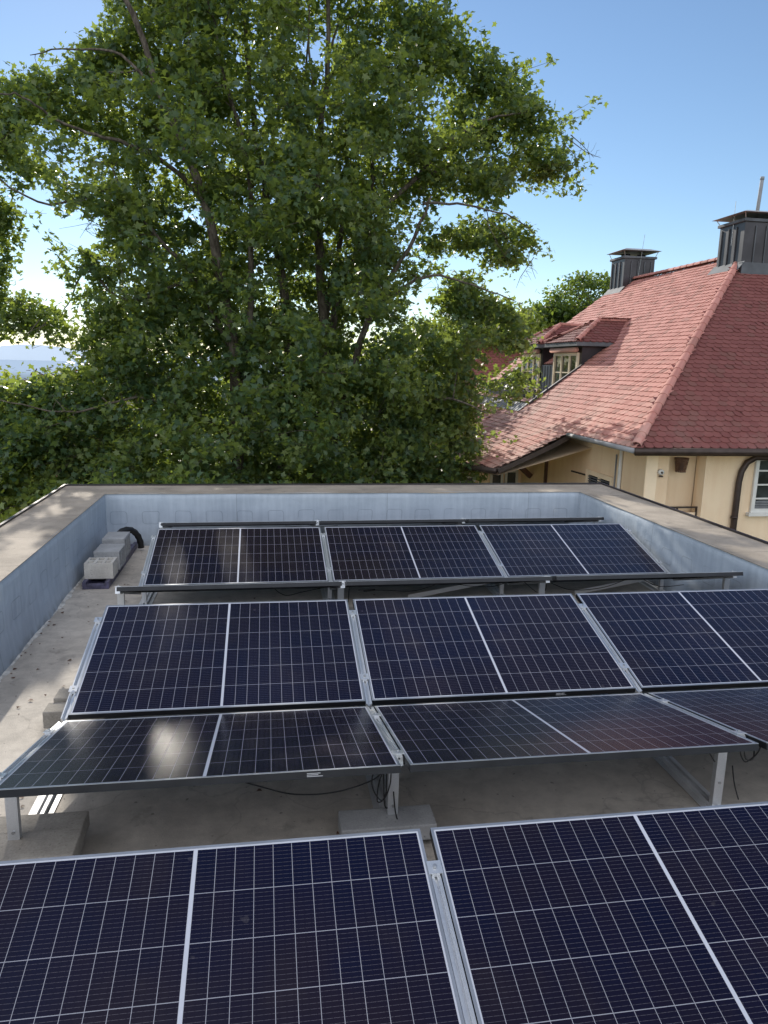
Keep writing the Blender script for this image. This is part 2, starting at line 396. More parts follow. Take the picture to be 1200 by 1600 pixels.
# ------------------------------------------------------------------ mounting frames (one per rail line and V of panels)
PROF = [(-.018, -.045), (-.018, 0), (-.011, 0), (-.011, -.006), (-.005, -.006), (-.005, -.016), (.005, -.016), (.005, -.006), (.011, -.006), (.011, 0), (.018, 0), (.018, -.045)]
def profile_bar(b, A, B, prof, up=(0, 0, 1)):
    A, B = Vector(A), Vector(B); d = (B - A).normalized(); r = d.cross(Vector(up)).normalized(); u = r.cross(d)
    b.prism([A + r * x + u * z for x, z in prof][::-1], A, B)
BASE = [(-.062, .004), (-.062, .008), (-.026, .008), (-.026, .034), (-.009, .034), (-.009, .016), (.009, .016), (.009, .034), (.026, .034), (.026, .008), (.062, .008), (.062, .004)]
POS = ['leftmost', 'second from the left', 'third from the left', 'rightmost']
def mounting(rows, k, label, group, y_lo, y_hi, brace=False, post=None):
    """rows: tuple of (row, leg_y or None)"""
    x0 = ROWS[rows[0][0]][0]; xr = x0 - GAP / 2 + k * (PW + GAP)
    t = thing('mounting_frame', label, 'mounting frame', (xr, (y_lo + y_hi) / 2, 0), group)
    ox, oy = xr, (y_lo + y_hi) / 2
    def loc(p): return (p[0] - ox, p[1] - oy, p[2])
    b = MB(); profile_bar(b, (0, y_lo - oy, 0), (0, y_hi - oy, 0), BASE); b.build('base_rail', 'alu_matt', t)
    for row, leg_y in rows:
        x0_, y0, z0, sg, tl, rr, cy = ROWS[row]; c, s_ = math.cos(tl), math.sin(tl)
        def on(sl, dz=0): # sl distance from the low edge up the slope, dz along the normal
            return loc(row_point(row, xr, y0 + sg * (sl * c - dz * s_), z0 + sl * s_ + dz * c))
        b = MB(); A, B = on(-.02, -.007), on(PH - .15, -.007)
        profile_bar(b, A, B, PROF, (0, 0, 1)); b.build('sloped_rail', 'alu', t)
        for sl in (.20, PH - .21):
            b = MB(); wd = .027 if 0 < k < 3 else .024
            p = Vector(on(sl, 0)); q = Vector(on(sl + .055, 0)); up = Vector((0, -s_ * sg, c))
            b.bar(p + up * .0035, q + up * .0035, wd * 2, .004, up); b.bar(p + up * -.006, q + up * -.006, .030, .015, up)
            cl = b.build('clamp', 'alu', t)
            m_ = (p + q) / 2 + up * .0056; bb = MB(); bb.tube([m_ + up * .003, m_ + up * .010], .0075, 6)
            bb.build('bolt', 'steel', cl)
        if leg_y:
            sl = (leg_y - y0) * sg / c; top = on(sl, -.05); yl = leg_y - oy
            b = MB(); h = top[2]; w_ = .026
            b.box(-w_, w_, yl - .004, yl, .034, h); b.box(-w_, -w_ + .004, yl, yl + .028, .034, h); b.box(w_ - .004, w_, yl, yl + .028, .034, h)
            lg = b.build('leg', 'alu', t)
            bb = MB()
            bb.tube([(0, yl - .004, .17), (0, yl - .011, .17)], .008, 6)
            bb.build('bolt', 'steel', lg)
    if post:
        b = MB(); y = post - oy; b.box(-.02, .02, y - .02, y + .02, .035, .215); b.build('centre_post', 'alu', t)
        if brace: b = MB(); b.bar((-.98, y - .03, .03), (0, y - .03, .20), .006, .045); b.build('brace', 'alu', t)
    return t
for k in range(4):
    mounting((('D', 4.98), ('E', 3.262)), k, f'silver mounting frame under the middle panel pair, {POS[k]} rail line', 'mounting frames of the middle panels', 3.12, 5.18)
    mounting((('C', 7.68), ('G', 5.92)), k, f'silver mounting frame under the back panel pair, {POS[k]} rail line', 'mounting frames of the back panels', 5.8, 7.85, k in (2, 3), 7.02)
    mounting((('B', 8.6),), k, f'silver mounting frame by the back parapet, {POS[k]} rail line', 'mounting frames by the back parapet', 8.45, 9.42)
    if k < 3: mounting((('F', 2.26),), k, f'silver mounting frame of the nearest panels, {POS[k]} rail line', 'mounting frames of the nearest panels', .9, 2.45)

# ------------------------------------------------------------------ flat roof with parapet
BR = thing('flat_roof_building', 'flat roofed building with broad grey blue parapet carrying the solar panels', 'building', (0, 0, 0))
BR.rotation_euler = (0, 0, .00394)
X0, X1, Y1, YN, PZ, PWD = -1.974, 4.321, 9.50, -3.4, .664, .591
b = MB(); b.box(X0, X1, YN, Y1, -.3, 0); b.build('roof_deck', 'deck', BR)
def wavy(b, A, B, n, m, inward, z0, z1):
    """inner parapet face as a grid with soft top arris and small unevenness"""
    A, B = Vector(A), Vector(B); I = Vector(inward); prof = []
    for j in range(m + 1):
        t = j / m; z = z0 + (z1 - z0) * t; off = .035 * (1 - t) ** 4 if t < .35 else 0
        if t > .93: off = -.022 * ((t - .93) / .07) ** 2
        prof.append((off, z))
    vs = []
    for i in range(n + 1):
        p = A.lerp(B, i / n); s = (B - A).length * i / n
        for j, (off, z) in enumerate(prof):
            wob = .006 * math.sin(s * 2.3 + 1) * math.sin(z * 5 + s) + .004 * math.sin(s * 5.7 + z * 8)
            if i in (0, n): wob = 0
            q = p + I * (off + wob + .018); vs.append((q.x, q.y, z + (.003 * math.sin(s * 3.1) if j == m else 0)))
    b.add(vs, [(i * (m + 1) + j, (i + 1) * (m + 1) + j, (i + 1) * (m + 1) + j + 1, i * (m + 1) + j + 1) for i in range(n) for j in range(m)])
b = MB()
wavy(b, (X0, YN, 0), (X0, Y1, 0), 90, 16, (1, 0, 0), -.01, PZ); wavy(b, (X0, Y1, 0), (X1, Y1, 0), 60, 16, (0, -1, 0), -.01, PZ); wavy(b, (X1, Y1, 0), (X1, YN, 0), 90, 16, (-1, 0, 0), -.01, PZ)
b.build('parapet', 'parapet', BR, True)
b = MB(); e = .018; h = PZ - .003
b.box(X0 - PWD, X0 + e, YN, Y1 + PWD, h - .12, h + .004); b.box(X0 + e, X1 - e, Y1 - e, Y1 + PWD, h - .12, h + .004); b.box(X1 - e, X1 + PWD, YN, Y1 + PWD, h - .12, h + .004)
# keep the coping clear of the inner face: only its top skin shows
b.v = [(x, y, z if z > h else h - .002) for x, y, z in b.v]
b.build('coping', 'coping', BR)
b = MB(); o_ = .03
b.box(X0 - PWD - o_, X0 - PWD, YN, Y1 + PWD + o_, PZ - .10, PZ + .022); b.box(X0 - PWD, X1 + PWD, Y1 + PWD, Y1 + PWD + o_, PZ - .10, PZ + .022); b.box(X1 + PWD, X1 + PWD + o_, YN, Y1 + PWD + o_, PZ - .10, PZ + .022)
b.build('edge_flashing', 'dark_sheet', BR)
b = MB(); g = .004
b.box(X0 - PWD + g, X0 - .004, YN, Y1 + PWD - g, -6.8, h - .004); b.box(X0 - .004, X1 + .004, Y1 + .004, Y1 + PWD - g, -6.8, h - .004); b.box(X1 + .004, X1 + PWD - g, YN, Y1 + PWD - g, -6.8, h - .004); b.box(X0 - .004, X1 + .004, YN - .3, YN - .004, -6.8, h - .004)
b.build('outer_wall', 'plaster', BR)
b = MB(); vs = []; ns_ = 420
for i in range(ns_ + 1):
    y = YN + (Y1 - .06 - YN) * i / ns_; a = X0 + .040; w_ = .010 + .030 * abs(math.sin(i * .37) * math.sin(i * .11 + 1)) + random.random() * .014
    vs += [(a - .012, y, .020), (a + w_ * .4, y, .010 + random.random() * .004), (a + w_, y, .0015)]
b.add(vs, [(3 * i + k, 3 * i + k + 1, 3 * i + k + 4, 3 * i + k + 3) for i in range(ns_) for k in range(2)])
b.build('sealant_strip', 'sealant', BR)

# ------------------------------------------------------------------ ballast and other blocks
def solid_block(name, label, cat, loc, dims, mat='concrete', group=None, rz=0, holes=None):
    b = MB(); x, y, z = dims; b.box(-x / 2, x / 2, -y / 2, y / 2, 0, z)
    o = b.build(name, mat, None, False, .006, loc); o.rotation_euler = (0, 0, rz); return tag(o, label, cat, group)
BG = 'concrete ballast blocks on the rails'
solid_block('ballast_block', 'long concrete block on the leftmost rail, rear one of the pair beside the leg', 'concrete block', (-1.15, 3.405, .036), (.53, .15, .082), group=BG)
solid_block('ballast_block', 'long concrete block on the leftmost rail, front one of the pair beside the leg', 'concrete block', (-1.155, 3.215, .036), (.56, .20, .095), group=BG, rz=.015)
solid_block('ballast_block', 'long grey concrete block behind the centre leg under the hanging cables', 'concrete block', (.575, 3.24, .036), (.47, .17, .085), 'concrete_grey', BG)
solid_block('ballast_block', 'small concrete block poking out left of the middle row rail, upper', 'concrete block', (-1.19, 4.76, .036), (.36, .15, .13), group=BG)
solid_block('ballast_block', 'small concrete block poking out left of the middle row rail, lower', 'concrete block', (-1.21, 4.60, .036), (.37, .14, .11), group=BG)
solid_block('ballast_block', 'concrete block in the shade at the second rail under the back row', 'concrete block', (.66, 6.1, .036), (.46, .19, .12), 'concrete_grey', BG)
solid_block('ballast_block', 'dark concrete block in the shade at the third rail under the back row', 'concrete block', (2.45, 6.1, .036), (.46, .19, .12), 'concrete_grey', BG)
solid_block('ballast_block', 'dark concrete block in the shade at the rightmost rail under the back row', 'concrete block', (4.0, 6.35, .036), (.46, .19, .12), 'concrete_grey', BG)

def hollow_block(name, label, loc, dims, holes, side_holes, mat):
    """block with open chambers on top (nx, ny) or slots along the right side"""
    t = MB(); X, Y, Z = dims; nx, ny = holes; wl = .028
    if nx:
        t.box(0, X, 0, Y, 0, Z * .55)
        for i in range(nx + 1):
            x = i * (X - wl) / nx; t.box(x, x + wl, 0, Y, Z * .55, Z)
        for j in range(ny + 1):
            y = j * (Y - wl) / ny
            for i in range(nx):
                xa = i * (X - wl) / nx + wl; xb = (i + 1) * (X - wl) / nx; t.box(xa, xb, y, y + wl, Z * .55, Z - .001)
    else:
        t.box(0, X, 0, Y, Z * .86, Z); t.box(0, X, 0, Y, 0, Z * .14); t.box(0, X - .13, .004, Y - .004, Z * .14, Z * .86)
        for j in range(side_holes + 1):
            y = j * (Y - .03) / side_holes; t.box(X - .13, X, y, y + .03, Z * .14, Z * .86)
    o = t.build(name, mat, None, False, .004 if not nx else 0, loc); return tag(o, label, 'concrete block', 'hollow blocks stored in the roof corner')
hollow_block('hollow_block', 'pale hollow concrete block with six chambers on top, front one in the left roof corner', (-1.87, 7.715, .078), (.285, .25, .165), (3, 2), 0, 'concrete_pale')
hollow_block('hollow_block', 'grey concrete block with side slots, middle one of the three in the roof corner', (-1.845, 8.05, .078), (.265, .36, .205), (0, 0), 3, 'concrete_grey')
hollow_block('hollow_block', 'grey concrete block with side slots, rearmost in the roof corner beside the black hose', (-1.85, 8.50, .078), (.245, .36, .24), (0, 0), 3, 'concrete_grey')
b = MB(); b.box(-.13, -.09, 0, 1.75, 0, .075); b.box(.09, .13, 0, 1.75, 0, .075); b.box(-.09, .09, 0, 1.75, 0, .012)
for y in (0, .3, .8, 1.3, 1.7): b.box(-.09, .09, y, y + .05, .012, .05)
o = b.build('storage_rail', 'blue_rail', None, False, .003, (-1.74, 7.60, .002)); o.rotation_euler = (0, 0, .0); tag(o, 'blue and grey channel rail under the three hollow blocks in the corner', 'rail')
b = MB()
pts = [(-1.68 + .14 * math.cos(a), 8.98 + .20 * math.cos(a), .04 + .27 * math.sin(a)) for a in np.linspace(math.pi, 0, 22)]
rr_ = [.036 + (.004 if i % 2 else -.002) for i in range(22)]
b.tube(pts, rr_, 12)
for (q0, q1) in ((-.2, -1.80), (.0, -1.40)): pass
tag(b.build('drain_hose', 'cable', None, True), 'black ribbed hose bent in an arch behind the hollow blocks', 'hose')

# ------------------------------------------------------------------ cables
def cable(name, label, runs, r=.0035, plug=None):
    b = MB()
    for pts in runs:
        P = [Vector(p) for p in pts]; out = []
        for i in range(len(P) - 1):
            a = P[max(i - 1, 0)]; p1 = P[i]; p2 = P[i + 1]; d = P[min(i + 2, len(P) - 1)]
            for t in np.linspace(0, 1, 9)[:-1]:
                t = float(t); out.append(.5 * ((2 * p1) + (p2 - a) * t + (2 * a - 5 * p1 + 4 * p2 - d) * t * t + (3 * p1 - a - 3 * p2 + d) * t ** 3))
        out.append(P[-1]); b.tube(out, r, 6)
    if plug:
        for p in plug: b.tube([Vector(p) - Vector((.05, 0, .004)), Vector(p) + Vector((.05, 0, .004))], .009, 8)
    return tag(b.build(name, 'cable', None, True), label, 'cable', 'black solar cables hanging below the panels')
cable('cable', 'black cable sagging in a long arc under the left front tilted panel', [[(-.25, 3.12, .49), (-.05, 3.2, .36), (.12, 3.24, .28), (.32, 3.26, .265), (.50, 3.24, .33), (.58, 3.2, .44), (.60, 3.15, .49)]])
cable('cable', 'black cable bundle with plug tangled at the centre leg', [
    [(.20, 3.1, .49), (.32, 3.15, .43), (.47, 3.2, .42), (.66, 3.22, .42)], [(.52, 3.2, .5), (.49, 3.21, .33), (.54, 3.2, .24), (.575, 3.18, .34), (.57, 3.15, .5)],
    [(.55, 3.2, .5), (.56, 3.2, .28), (.52, 3.21, .23), (.53, 3.2, .36), (.60, 3.2, .5)], [(.545, 3.21, .42), (.555, 3.21, .22), (.57, 3.21, .19)], [(.60, 3.22, .27), (.615, 3.23, .15), (.63, 3.2, .10)]], plug=[(.50, 3.2, .42)])
cable('cable', 'short black cable loop under the panel with reddish reflection', [[(1.12, 3.05, .50), (1.2, 3.1, .45), (1.32, 3.12, .44), (1.42, 3.05, .50)]])
cable('cable', 'coiled black cable and plug hanging beside the right front leg', [
    [(2.18, 3.1, .5), (2.25, 3.2, .40), (2.33, 3.25, .30)], [(2.36, 3.1, .5), (2.40, 3.15, .40), (2.46, 3.18, .33), (2.50, 3.15, .40), (2.47, 3.1, .5)],
    [(2.37, 3.1, .5), (2.44, 3.16, .36), (2.50, 3.18, .35), (2.46, 3.14, .47)], [(2.40, 3.2, .30), (2.44, 3.22, .18), (2.46, 3.2, .10)], [(2.55, 3.05, .5), (2.7, 3.1, .46), (2.9, 3.1, .5)]])
cable('cable', 'thin black cable drooping under the left edge-on panel', [[(.02, 5.9, .52), (.14, 6.0, .40), (.30, 6.02, .42), (.50, 6.0, .46), (.62, 5.95, .45)], [(.62, 5.95, .5), (.60, 5.95, .32), (.66, 5.95, .28), (.68, 5.95, .5)]])
cable('cable', 'thin black cable drooping under the middle edge-on panel', [[(.75, 5.9, .46), (1.0, 6.0, .42), (1.25, 6.0, .41), (1.5, 5.95, .5)], [(1.5, 5.95, .50), (1.75, 6.0, .44), (1.95, 5.95, .45), (2.1, 5.9, .52)], [(2.2, 5.95, .50), (2.35, 5.96, .38), (2.42, 5.95, .40), (2.40, 5.9, .52)]], plug=[(.85, 5.95, .44)])
cable('cable', 'thin black cable drooping under the right edge-on panel', [[(2.45, 5.9, .48), (2.7, 6.0, .38), (3.0, 6.0, .40), (3.2, 5.9, .52)], [(3.3, 5.9, .5), (3.6, 6.1, .36), (3.9, 6.2, .34)]])
cable('cable', 'thin black cable along the farthest panel row by the back parapet', [[(.2, 8.25, .50), (.5, 8.3, .47), (.8, 8.25, .50)], [(2.2, 8.3, .50), (2.5, 8.3, .46), (2.9, 8.25, .51)]])

# ------------------------------------------------------------------ tiled roofs
def clip(poly, a, b_, c):  # keep a*u+b*v <= c
    out = []
    for i in range(len(poly)):
        p, q = poly[i], poly[(i + 1) % len(poly)]; dp = a * p[0] + b_ * p[1] - c; dq = a * q[0] + b_ * q[1] - c
        if dp <= 0: out.append(p)
        if dp * dq < 0: t = dp / (dp - dq); out.append((p[0] + (q[0] - p[0]) * t, p[1] + (q[1] - p[1]) * t))
    return out
def inpoly(u, v, P):
    c = False; n = len(P)
    for i in range(n):
        (x1, y1), (x2, y2) = P[i], P[i - 1]
        if (y1 > v) != (y2 > v) and u < (x2 - x1) * (v - y1) / (y2 - y1) + x1: c = not c
    return c
def tile_field(b, O, U, V, polys, holes=(), W=.172, E=.145):
    O, U, V = Vector(O), Vector(U).normalized(), Vector(V).normalized(); N = U.cross(V)
    us = [p[0] for P in polys for p in P]; vs = [p[1] for P in polys for p in P]
    r = 0; v = min(vs) - .02
    while v < max(vs):
        u = min(us) + (W / 2 if r % 2 else 0) - W / 2
        while u < max(us) + W:
            if any(inpoly(u, v + E * .5, P) for P in polys) and not any(inpoly(u, v + E * .5, P) for P in holes):
                hw = W / 2 - .003; L = .26; j = random.uniform(-.004, .004); lift = random.uniform(.024, .031)
                prof = [(-hw, L), (-hw, .055 + j), (-hw * .84, .022 + j), (-hw * .5, .005 + j), (0, j), (hw * .5, .005 + j), (hw * .84, .022 + j), (hw, .055 + j), (hw, L)]
                tw = random.uniform(-.004, .004) * (4 if random.random() < .03 else 1); vv = []
                for (a, c) in prof:
                    h = lift - (lift - .0) * c / L + tw * a / hw
                    vv.append(O + U * (u + a) + V * (v + c) + N * h)
                for (a, c) in prof[1:8]:
                    h = lift - lift * c / L + tw * a / hw - .022
                    vv.append(O + U * (u + a) + V * (v + c) + N * h)
                fs = [tuple(range(9))[::-1]] + [(1 + i, 2 + i, 10 + i, 9 + i) for i in range(6)]
                o = len(b.v); b.v += [tuple(p) for p in vv]; b.f += [tuple(i + o for i in f) for f in fs]; b.m += [0] * 7
            u += W
        v += E; r += 1
def ridge_tiles(b, A, B, r=.082, L=.33):
    A, B = Vector(A), Vector(B); n = max(1, int((B - A).length / L)); d = (B - A) / n; dn = d.normalized()
    s = dn.cross(Vector((0, 0, 1))).normalized(); u = s.cross(dn)
    for i in range(n):
        p = A + d * i; q = p + d * 1.10; vs = []
        for c, rr in ((p, r * 1.08), (q, r * .92)):
            for k in range(9):
                a = math.pi * (k / 8) * 1.1 - .05 * math.pi; vs.append(c + s * math.cos(a) * rr + u * math.sin(a) * rr * .85)
        vs += [Vector(v_) - u * .014 for v_ in vs[:9]]
        b.add(vs, [(k, k + 1, 10 + k, 9 + k) for k in range(8)] + [(18 + k, 19 + k, k + 1, k) for k in range(8)])
HS = thing('tiled_house', 'cream house with large red beaver-tail tiled hip roof, two chimneys and dormers', 'house', (6.6, 12.0, -6.8))
HO = Vector((6.6, 12.0, -6.8))
def hb(b, name, mats, parent=None, smooth=False, bevel=0):
    """build a house part given in world coordinates"""
    off = HO
    b.v = [(x - off.x, y - off.y, z - off.z) for x, y, z in b.v]
    o = b.build(name, mats, parent or HS, smooth, bevel); return o
EX, EY, EZ = 6.048, 11.438, 1.061; RX = 11.40; SL = .7525; RZ = EZ + (RX - EX) * SL; AY = 17.18; FY = 23.45
k1 = math.sqrt(1 + SL * SL); L1 = (RX - EX) * k1
EX2 = 2 * RX - EX
S1P = [(0, 0), (FY - EY, 0), (FY - EY, L1), (AY - EY, L1)]
nx0, nx1, ny0, ny1 = 6.58, 7.83, 17.87, 22.55
notch = [(ny0 - EY, (nx0 - EX) * k1), (ny1 - EY, (nx0 - EX) * k1), (ny1 - EY, (nx1 - EX) * k1), (ny0 - EY, (nx1 - EX) * k1)]
def s1(u, v, n=0):  # point on the left slope
    return (EX + v / k1 - n * SL / k1, EY + u, EZ + v / k1 * SL + n / k1)
b = MB()   # underlay pieces round the terrace notch
(a0, v0), (a1, _), (_, v1), _ = notch
for P in ([(0, 0), (FY - EY, 0), (FY - EY, v0), (v0 / L1 * (AY - EY), v0)], [(v0 / L1 * (AY - EY), v0), (a0, v0), (a0, v1), (v1 / L1 * (AY - EY), v1)],
          [(a1, v0), (FY - EY, v0), (FY - EY, v1), (a1, v1)], [(v1 / L1 * (AY - EY), v1), (FY - EY, v1), (FY - EY, L1), (AY - EY, L1)]):
    b.add([s1(u, v, -.004) for u, v in P], [tuple(range(len(P)))])
k2 = math.sqrt((AY - EY) ** 2 + (RZ - EZ) ** 2); V2 = Vector((0, (AY - EY) / k2, (RZ - EZ) / k2))
b.add([(EX, EY + .004, EZ - .003), (EX2, EY + .004, EZ - .003), (RX, AY + .004, RZ - .003)], [(0, 1, 2)])
b.add([(EX2, EY, EZ), (EX2, FY, EZ), (RX, FY, RZ), (RX, AY, RZ)], [(0, 1, 2, 3)])
roof = hb(b, 'roof', 'underlay')
b = MB(); U1 = Vector((0, -1, 0)); V1 = Vector((1 / k1, 0, SL / k1))
# u runs from the far end towards the camera so that U x V points outwards
def flip(P): return [(FY - EY - u, v) for u, v in P]
tile_field(b, s1(FY - EY, 0), U1, V1, [flip(S1P)], [flip(notch)])
hb(b, 'left_slope_tiles', 'tile', roof)
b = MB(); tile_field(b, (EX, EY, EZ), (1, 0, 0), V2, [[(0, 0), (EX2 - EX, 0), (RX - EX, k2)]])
hb(b, 'hip_slope_tiles', 'tile_shaded', roof)
b = MB(); ridge_tiles(b, (EX + .03, EY + .03, EZ + .04), (RX, AY, RZ + .04)); ridge_tiles(b, (EX2, EY, EZ + .04), (RX, AY, RZ + .04)); ridge_tiles(b, (RX, AY, RZ + .05), (RX, FY, RZ + .05))
hb(b, 'ridge_tiles', 'tile', roof)
# lower flared roof beyond y = 14.2
PYA = 14.23; PA = (4.60, PYA, .325); PB = (4.02, 17.9, .16); PC = (4.02, FY, .16)
low = MB(); lt = MB()
kx = math.sqrt(1.45 ** 2 + .736 ** 2); VV = Vector((1.45, 0, .736)).normalized(); O = Vector((EX, FY, EZ)) - VV * 2.3
ulen = FY - PYA
poly = [(0, 0), (ulen, 0), (ulen, 2.3), (0, 2.3)]
poly = [(0, 2.3 - (EX - 4.02) / VV.x), (FY - 17.9, 2.3 - (EX - 4.02) / VV.x), (ulen, 2.3 - (EX - 4.60) / VV.x), (ulen, 2.30), (0, 2.30)]
tile_field(lt, O, U1, VV, [poly])
low.add([tuple(O + U1 * u + VV * v - Vector((0, 0, .004))) for u, v in poly], [tuple(range(5))])
lr = hb(low, 'lower_roof', 'underlay'); hb(lt, 'lower_roof_tiles', 'tile', lr)
P0 = Vector((EX, PYA, EZ)); P1 = P0 - VV * ((EX - 4.60) / VV.x)
b = MB()
vb = [P0 + Vector((.05, -.03, -.10)), P0.lerp(P1, .25) + Vector((0, -.03, -.14)), P0.lerp(P1, .6) + Vector((0, -.03, -.12)), P1 + Vector((0, -.03, -.09))]
for a_, c_ in zip(vb[:-1], vb[1:]): b.bar(a_ + Vector((0, 0, .035)), c_ + Vector((0, 0, .035)), .05, .095)
hb(b, 'verge_board', 'brown_metal', lr)
E2 = O + U1 * poly[1][0] + VV * poly[1][1]; E3 = O + VV * poly[0][1]
b = MB(); b.tube([P1 + Vector((-.05, -.03, -.05)), E2 + Vector((-.05, 0, -.05)), E3 + Vector((-.05, 0, -.05))], .055, 8); hb(b, 'gutter', 'brown_metal', lr, True)
b = MB(); b.add([tuple(P1 + Vector((.03, 0, -.14))), tuple(E2 + Vector((.03, 0, -.14))), tuple(E3 + Vector((.03, 0, -.14))), (6.6, FY, .75), (6.6, PYA, .75)], [(0, 1, 2, 3, 4)]); hb(b, 'soffit', 'plaster', lr)
# eaves of the main roof
b = MB(); b.tube([(EX - .03, EY - .05, EZ - .045), (EX - .03, PYA - .05, EZ - .045)], .045, 8); hb(b, 'gutter', 'zinc_light', roof, True)
b = MB(); b.tube([(EX - .03, EY - .05, EZ - .05), (EX2, EY - .05, EZ - .05)], .055, 8); b.box(EX + .02, EX2, EY + .01, EY + .03, EZ - .13, EZ - .01); hb(b, 'gutter', 'brown_metal', roof, True)
b = MB(); b.box(EX + .03, 6.6, EY + .03, PYA, EZ - .10, EZ - .06); b.box(6.6, EX2, EY + .03, 12.35, EZ - .10, EZ - .06); hb(b, 'soffit', 'plaster_light', roof)
# walls
b = MB(); HZ = -6.8; TZ = EZ - .08
b.box(6.6, 6.62, 12.32, FY, HZ, TZ); b.box(6.6, 7.02, 12.0, 12.32, HZ, TZ); b.box(7.02, 7.73, 12.32, 12.6, HZ, TZ); b.box(7.73, 16.2, 12.0, 12.3, HZ, TZ)
b.box(16.0, 16.2, 12.3, FY, HZ, TZ); b.add([(6.62, FY - .2, HZ), (16.2, FY - .2, HZ), (16.2, FY - .2, EZ), (RX, FY - .2, RZ - .1), (6.62, FY - .2, EZ)], [(0, 1, 2, 3, 4)])
b.box(4.35, 6.598, 18.4, FY - .3, HZ, .17)
wl = hb(b, 'wall', 'plaster')
b = MB(); b.box(6.585, 6.60, 11.99, 12.02, HZ, TZ); b.box(6.60, 6.80, 11.985, 12.0, HZ, TZ); b.box(7.72, 7.735, 11.985, 12.2, HZ, TZ); hb(b, 'corner_pilaster', 'plaster_light', wl)
b = MB(); b.box(6.55, 6.64, 16.58, 16.68, HZ, .98); hb(b, 'timber_post', 'brown_wood')
b = MB(); b.bar((5.75, 17.5, .35), (6.56, 17.6, -.35), .10, .12); b.bar((5.6, 17.5, .42), (6.6, 17.6, .52), .09, .10); hb(b, 'eave_bracket', 'brown_wood')
b = MB(); b.tube([(6.56, 12.9, TZ), (6.56, 12.9, HZ + .2)], .035, 8); hb(b, 'downpipe', 'white_paint', None, True)
b = MB(); b.tube([(6.58, 13.12, .75), (6.58, 13.12, -1)], .014, 6); hb(b, 'conduit', 'zinc_light', None, True)
b = MB(); pts = [(9.05, EY - .02, .90), (8.85, 11.62, .88), (8.62, 11.88, .86), (8.48, 11.93, .76), (8.40, 11.94, .60), (8.37, 11.94, .40), (8.36, 11.94, -6.5)]
P = [Vector(p) for p in pts]; b.tube(P, .055, 10); b.tube([(8.36, 11.94, -.22), (8.36, 11.94, -.26)], .064, 10); hb(b, 'downpipe', 'brown_metal', None, True)
def window(x0, x1, z0, z1, y, parent=None, fr='white_paint', nx=2, nz=3, axis='x', dep=.05, fw=.07):
    """window in a wall facing -Y (axis x) or -X (axis y, x0..x1 are then y values)"""
    def bx(b, a0, a1, d0, d1, c0, c1, m=0):
        if axis == 'x': b.box(a0, a1, y - d1, y - d0, c0, c1, m)
        else: b.box(y - d1, y - d0, a0, a1, c0, c1, m)
    f = MB()
    bx(f, x0, x1, .002, dep, z1 - fw, z1); bx(f, x0, x1, .002, dep, z0, z0 + fw); bx(f, x0, x0 + fw, .002, dep, z0 + fw, z1 - fw); bx(f, x1 - fw, x1, .002, dep, z0 + fw, z1 - fw)
    for i in range(1, nx):
        x = x0 + (x1 - x0) * i / nx; bx(f, x - fw * .35, x + fw * .35, .002, dep * .9, z0 + fw, z1 - fw)
    for i in range(1, nz):
        z = z0 + (z1 - z0) * i / nz
        for j in range(nx):
            xa = x0 + (x1 - x0) * j / nx + fw * (.35 if j else 1); xb = x0 + (x1 - x0) * (j + 1) / nx - fw * (.35 if j < nx - 1 else 1)
            bx(f, xa, xb, .003, dep * .7, z - .014, z + .014)
    fo = hb(f, 'window', fr, parent)
    g = MB(); bx(g, x0 + fw * .5, x1 - fw * .5, .004, .016, z0 + fw * .5, z1 - fw * .5); hb(g, 'pane', 'glass', fo); return fo
wn_ = window(8.68, 9.85, -.16, .86, 12.0, wl, nx=2, nz=4)
b = MB(); b.box(8.62, 9.9, 11.90, 11.998, -.22, -.16); hb(b, 'sill', 'white_paint', wn_)
b = MB()
for k in range(5): b.box(8.76, 9.77, 11.972, 11.981, -.085 + k * .03, -.068 + k * .03)
hb(b, 'blind', 'zinc_light', wn_)
window(11.4, 12.6, -.2, .8, 12.0, wl, nx=2, nz=3)
window(5.75, 6.1, -1.9, -.30, 18.4, wl, nx=1, nz=2, fw=.06); window(6.15, 6.5, -1.9, -.30, 18.4, wl, nx=1, nz=2, fw=.06)
window(4.9, 5.35, -1.9, -.45, 18.4, wl, nx=1, nz=2, fw=.06)
f_ = window(13.15, 14.35, -1.4, .30, 6.6, wl, 'plaster_light', 2, 3, 'y', .06, .09)
b = MB()
for k in range(6): b.box(6.545, 6.56, 13.28, 14.22, .16 - k * .05, .185 - k * .05)
hb(b, 'shutter', 'zinc', f_)
b = MB(); b.bar((6.59, 14.45, .16), (6.4, 14.75, .20), .03, .03); hb(b, 'bracket', 'brown_metal', f_)
# basket lamp and alarm on the wall, balcony rail
lm = thing('wall_lamp', 'woven basket shaped wall lamp under the eave beside the curved downpipe', 'lamp', (7.36, 12.30, .55))
b = MB()
n = 14
for j in range(6):
    z0, z1 = j * .042, j * .042 + .030; r0 = .085 + .035 * j / 6; r1 = r0 + .006
    for k in range(n):
        a0_, a1_ = 2 * math.pi * k / n, 2 * math.pi * (k + .86) / n; q = .004 if (j + k) % 2 else 0
        b.add([((r0 + q) * math.cos(a0_), (r0 + q) * math.sin(a0_) - .12, z0), ((r0 + q) * math.cos(a1_), (r0 + q) * math.sin(a1_) - .12, z0), ((r1 + q) * math.cos(a1_), (r1 + q) * math.sin(a1_) - .12, z1), ((r1 + q) * math.cos(a0_), (r1 + q) * math.sin(a0_) - .12, z1)], [(0, 1, 2, 3)])
b.tube([(.12 * math.cos(a), .12 * math.sin(a) - .12, .25) for a in np.linspace(0, 2 * math.pi, 17)], .010, 5, cap=False)
b.build('lamp_shade', 'brown_wood', lm)
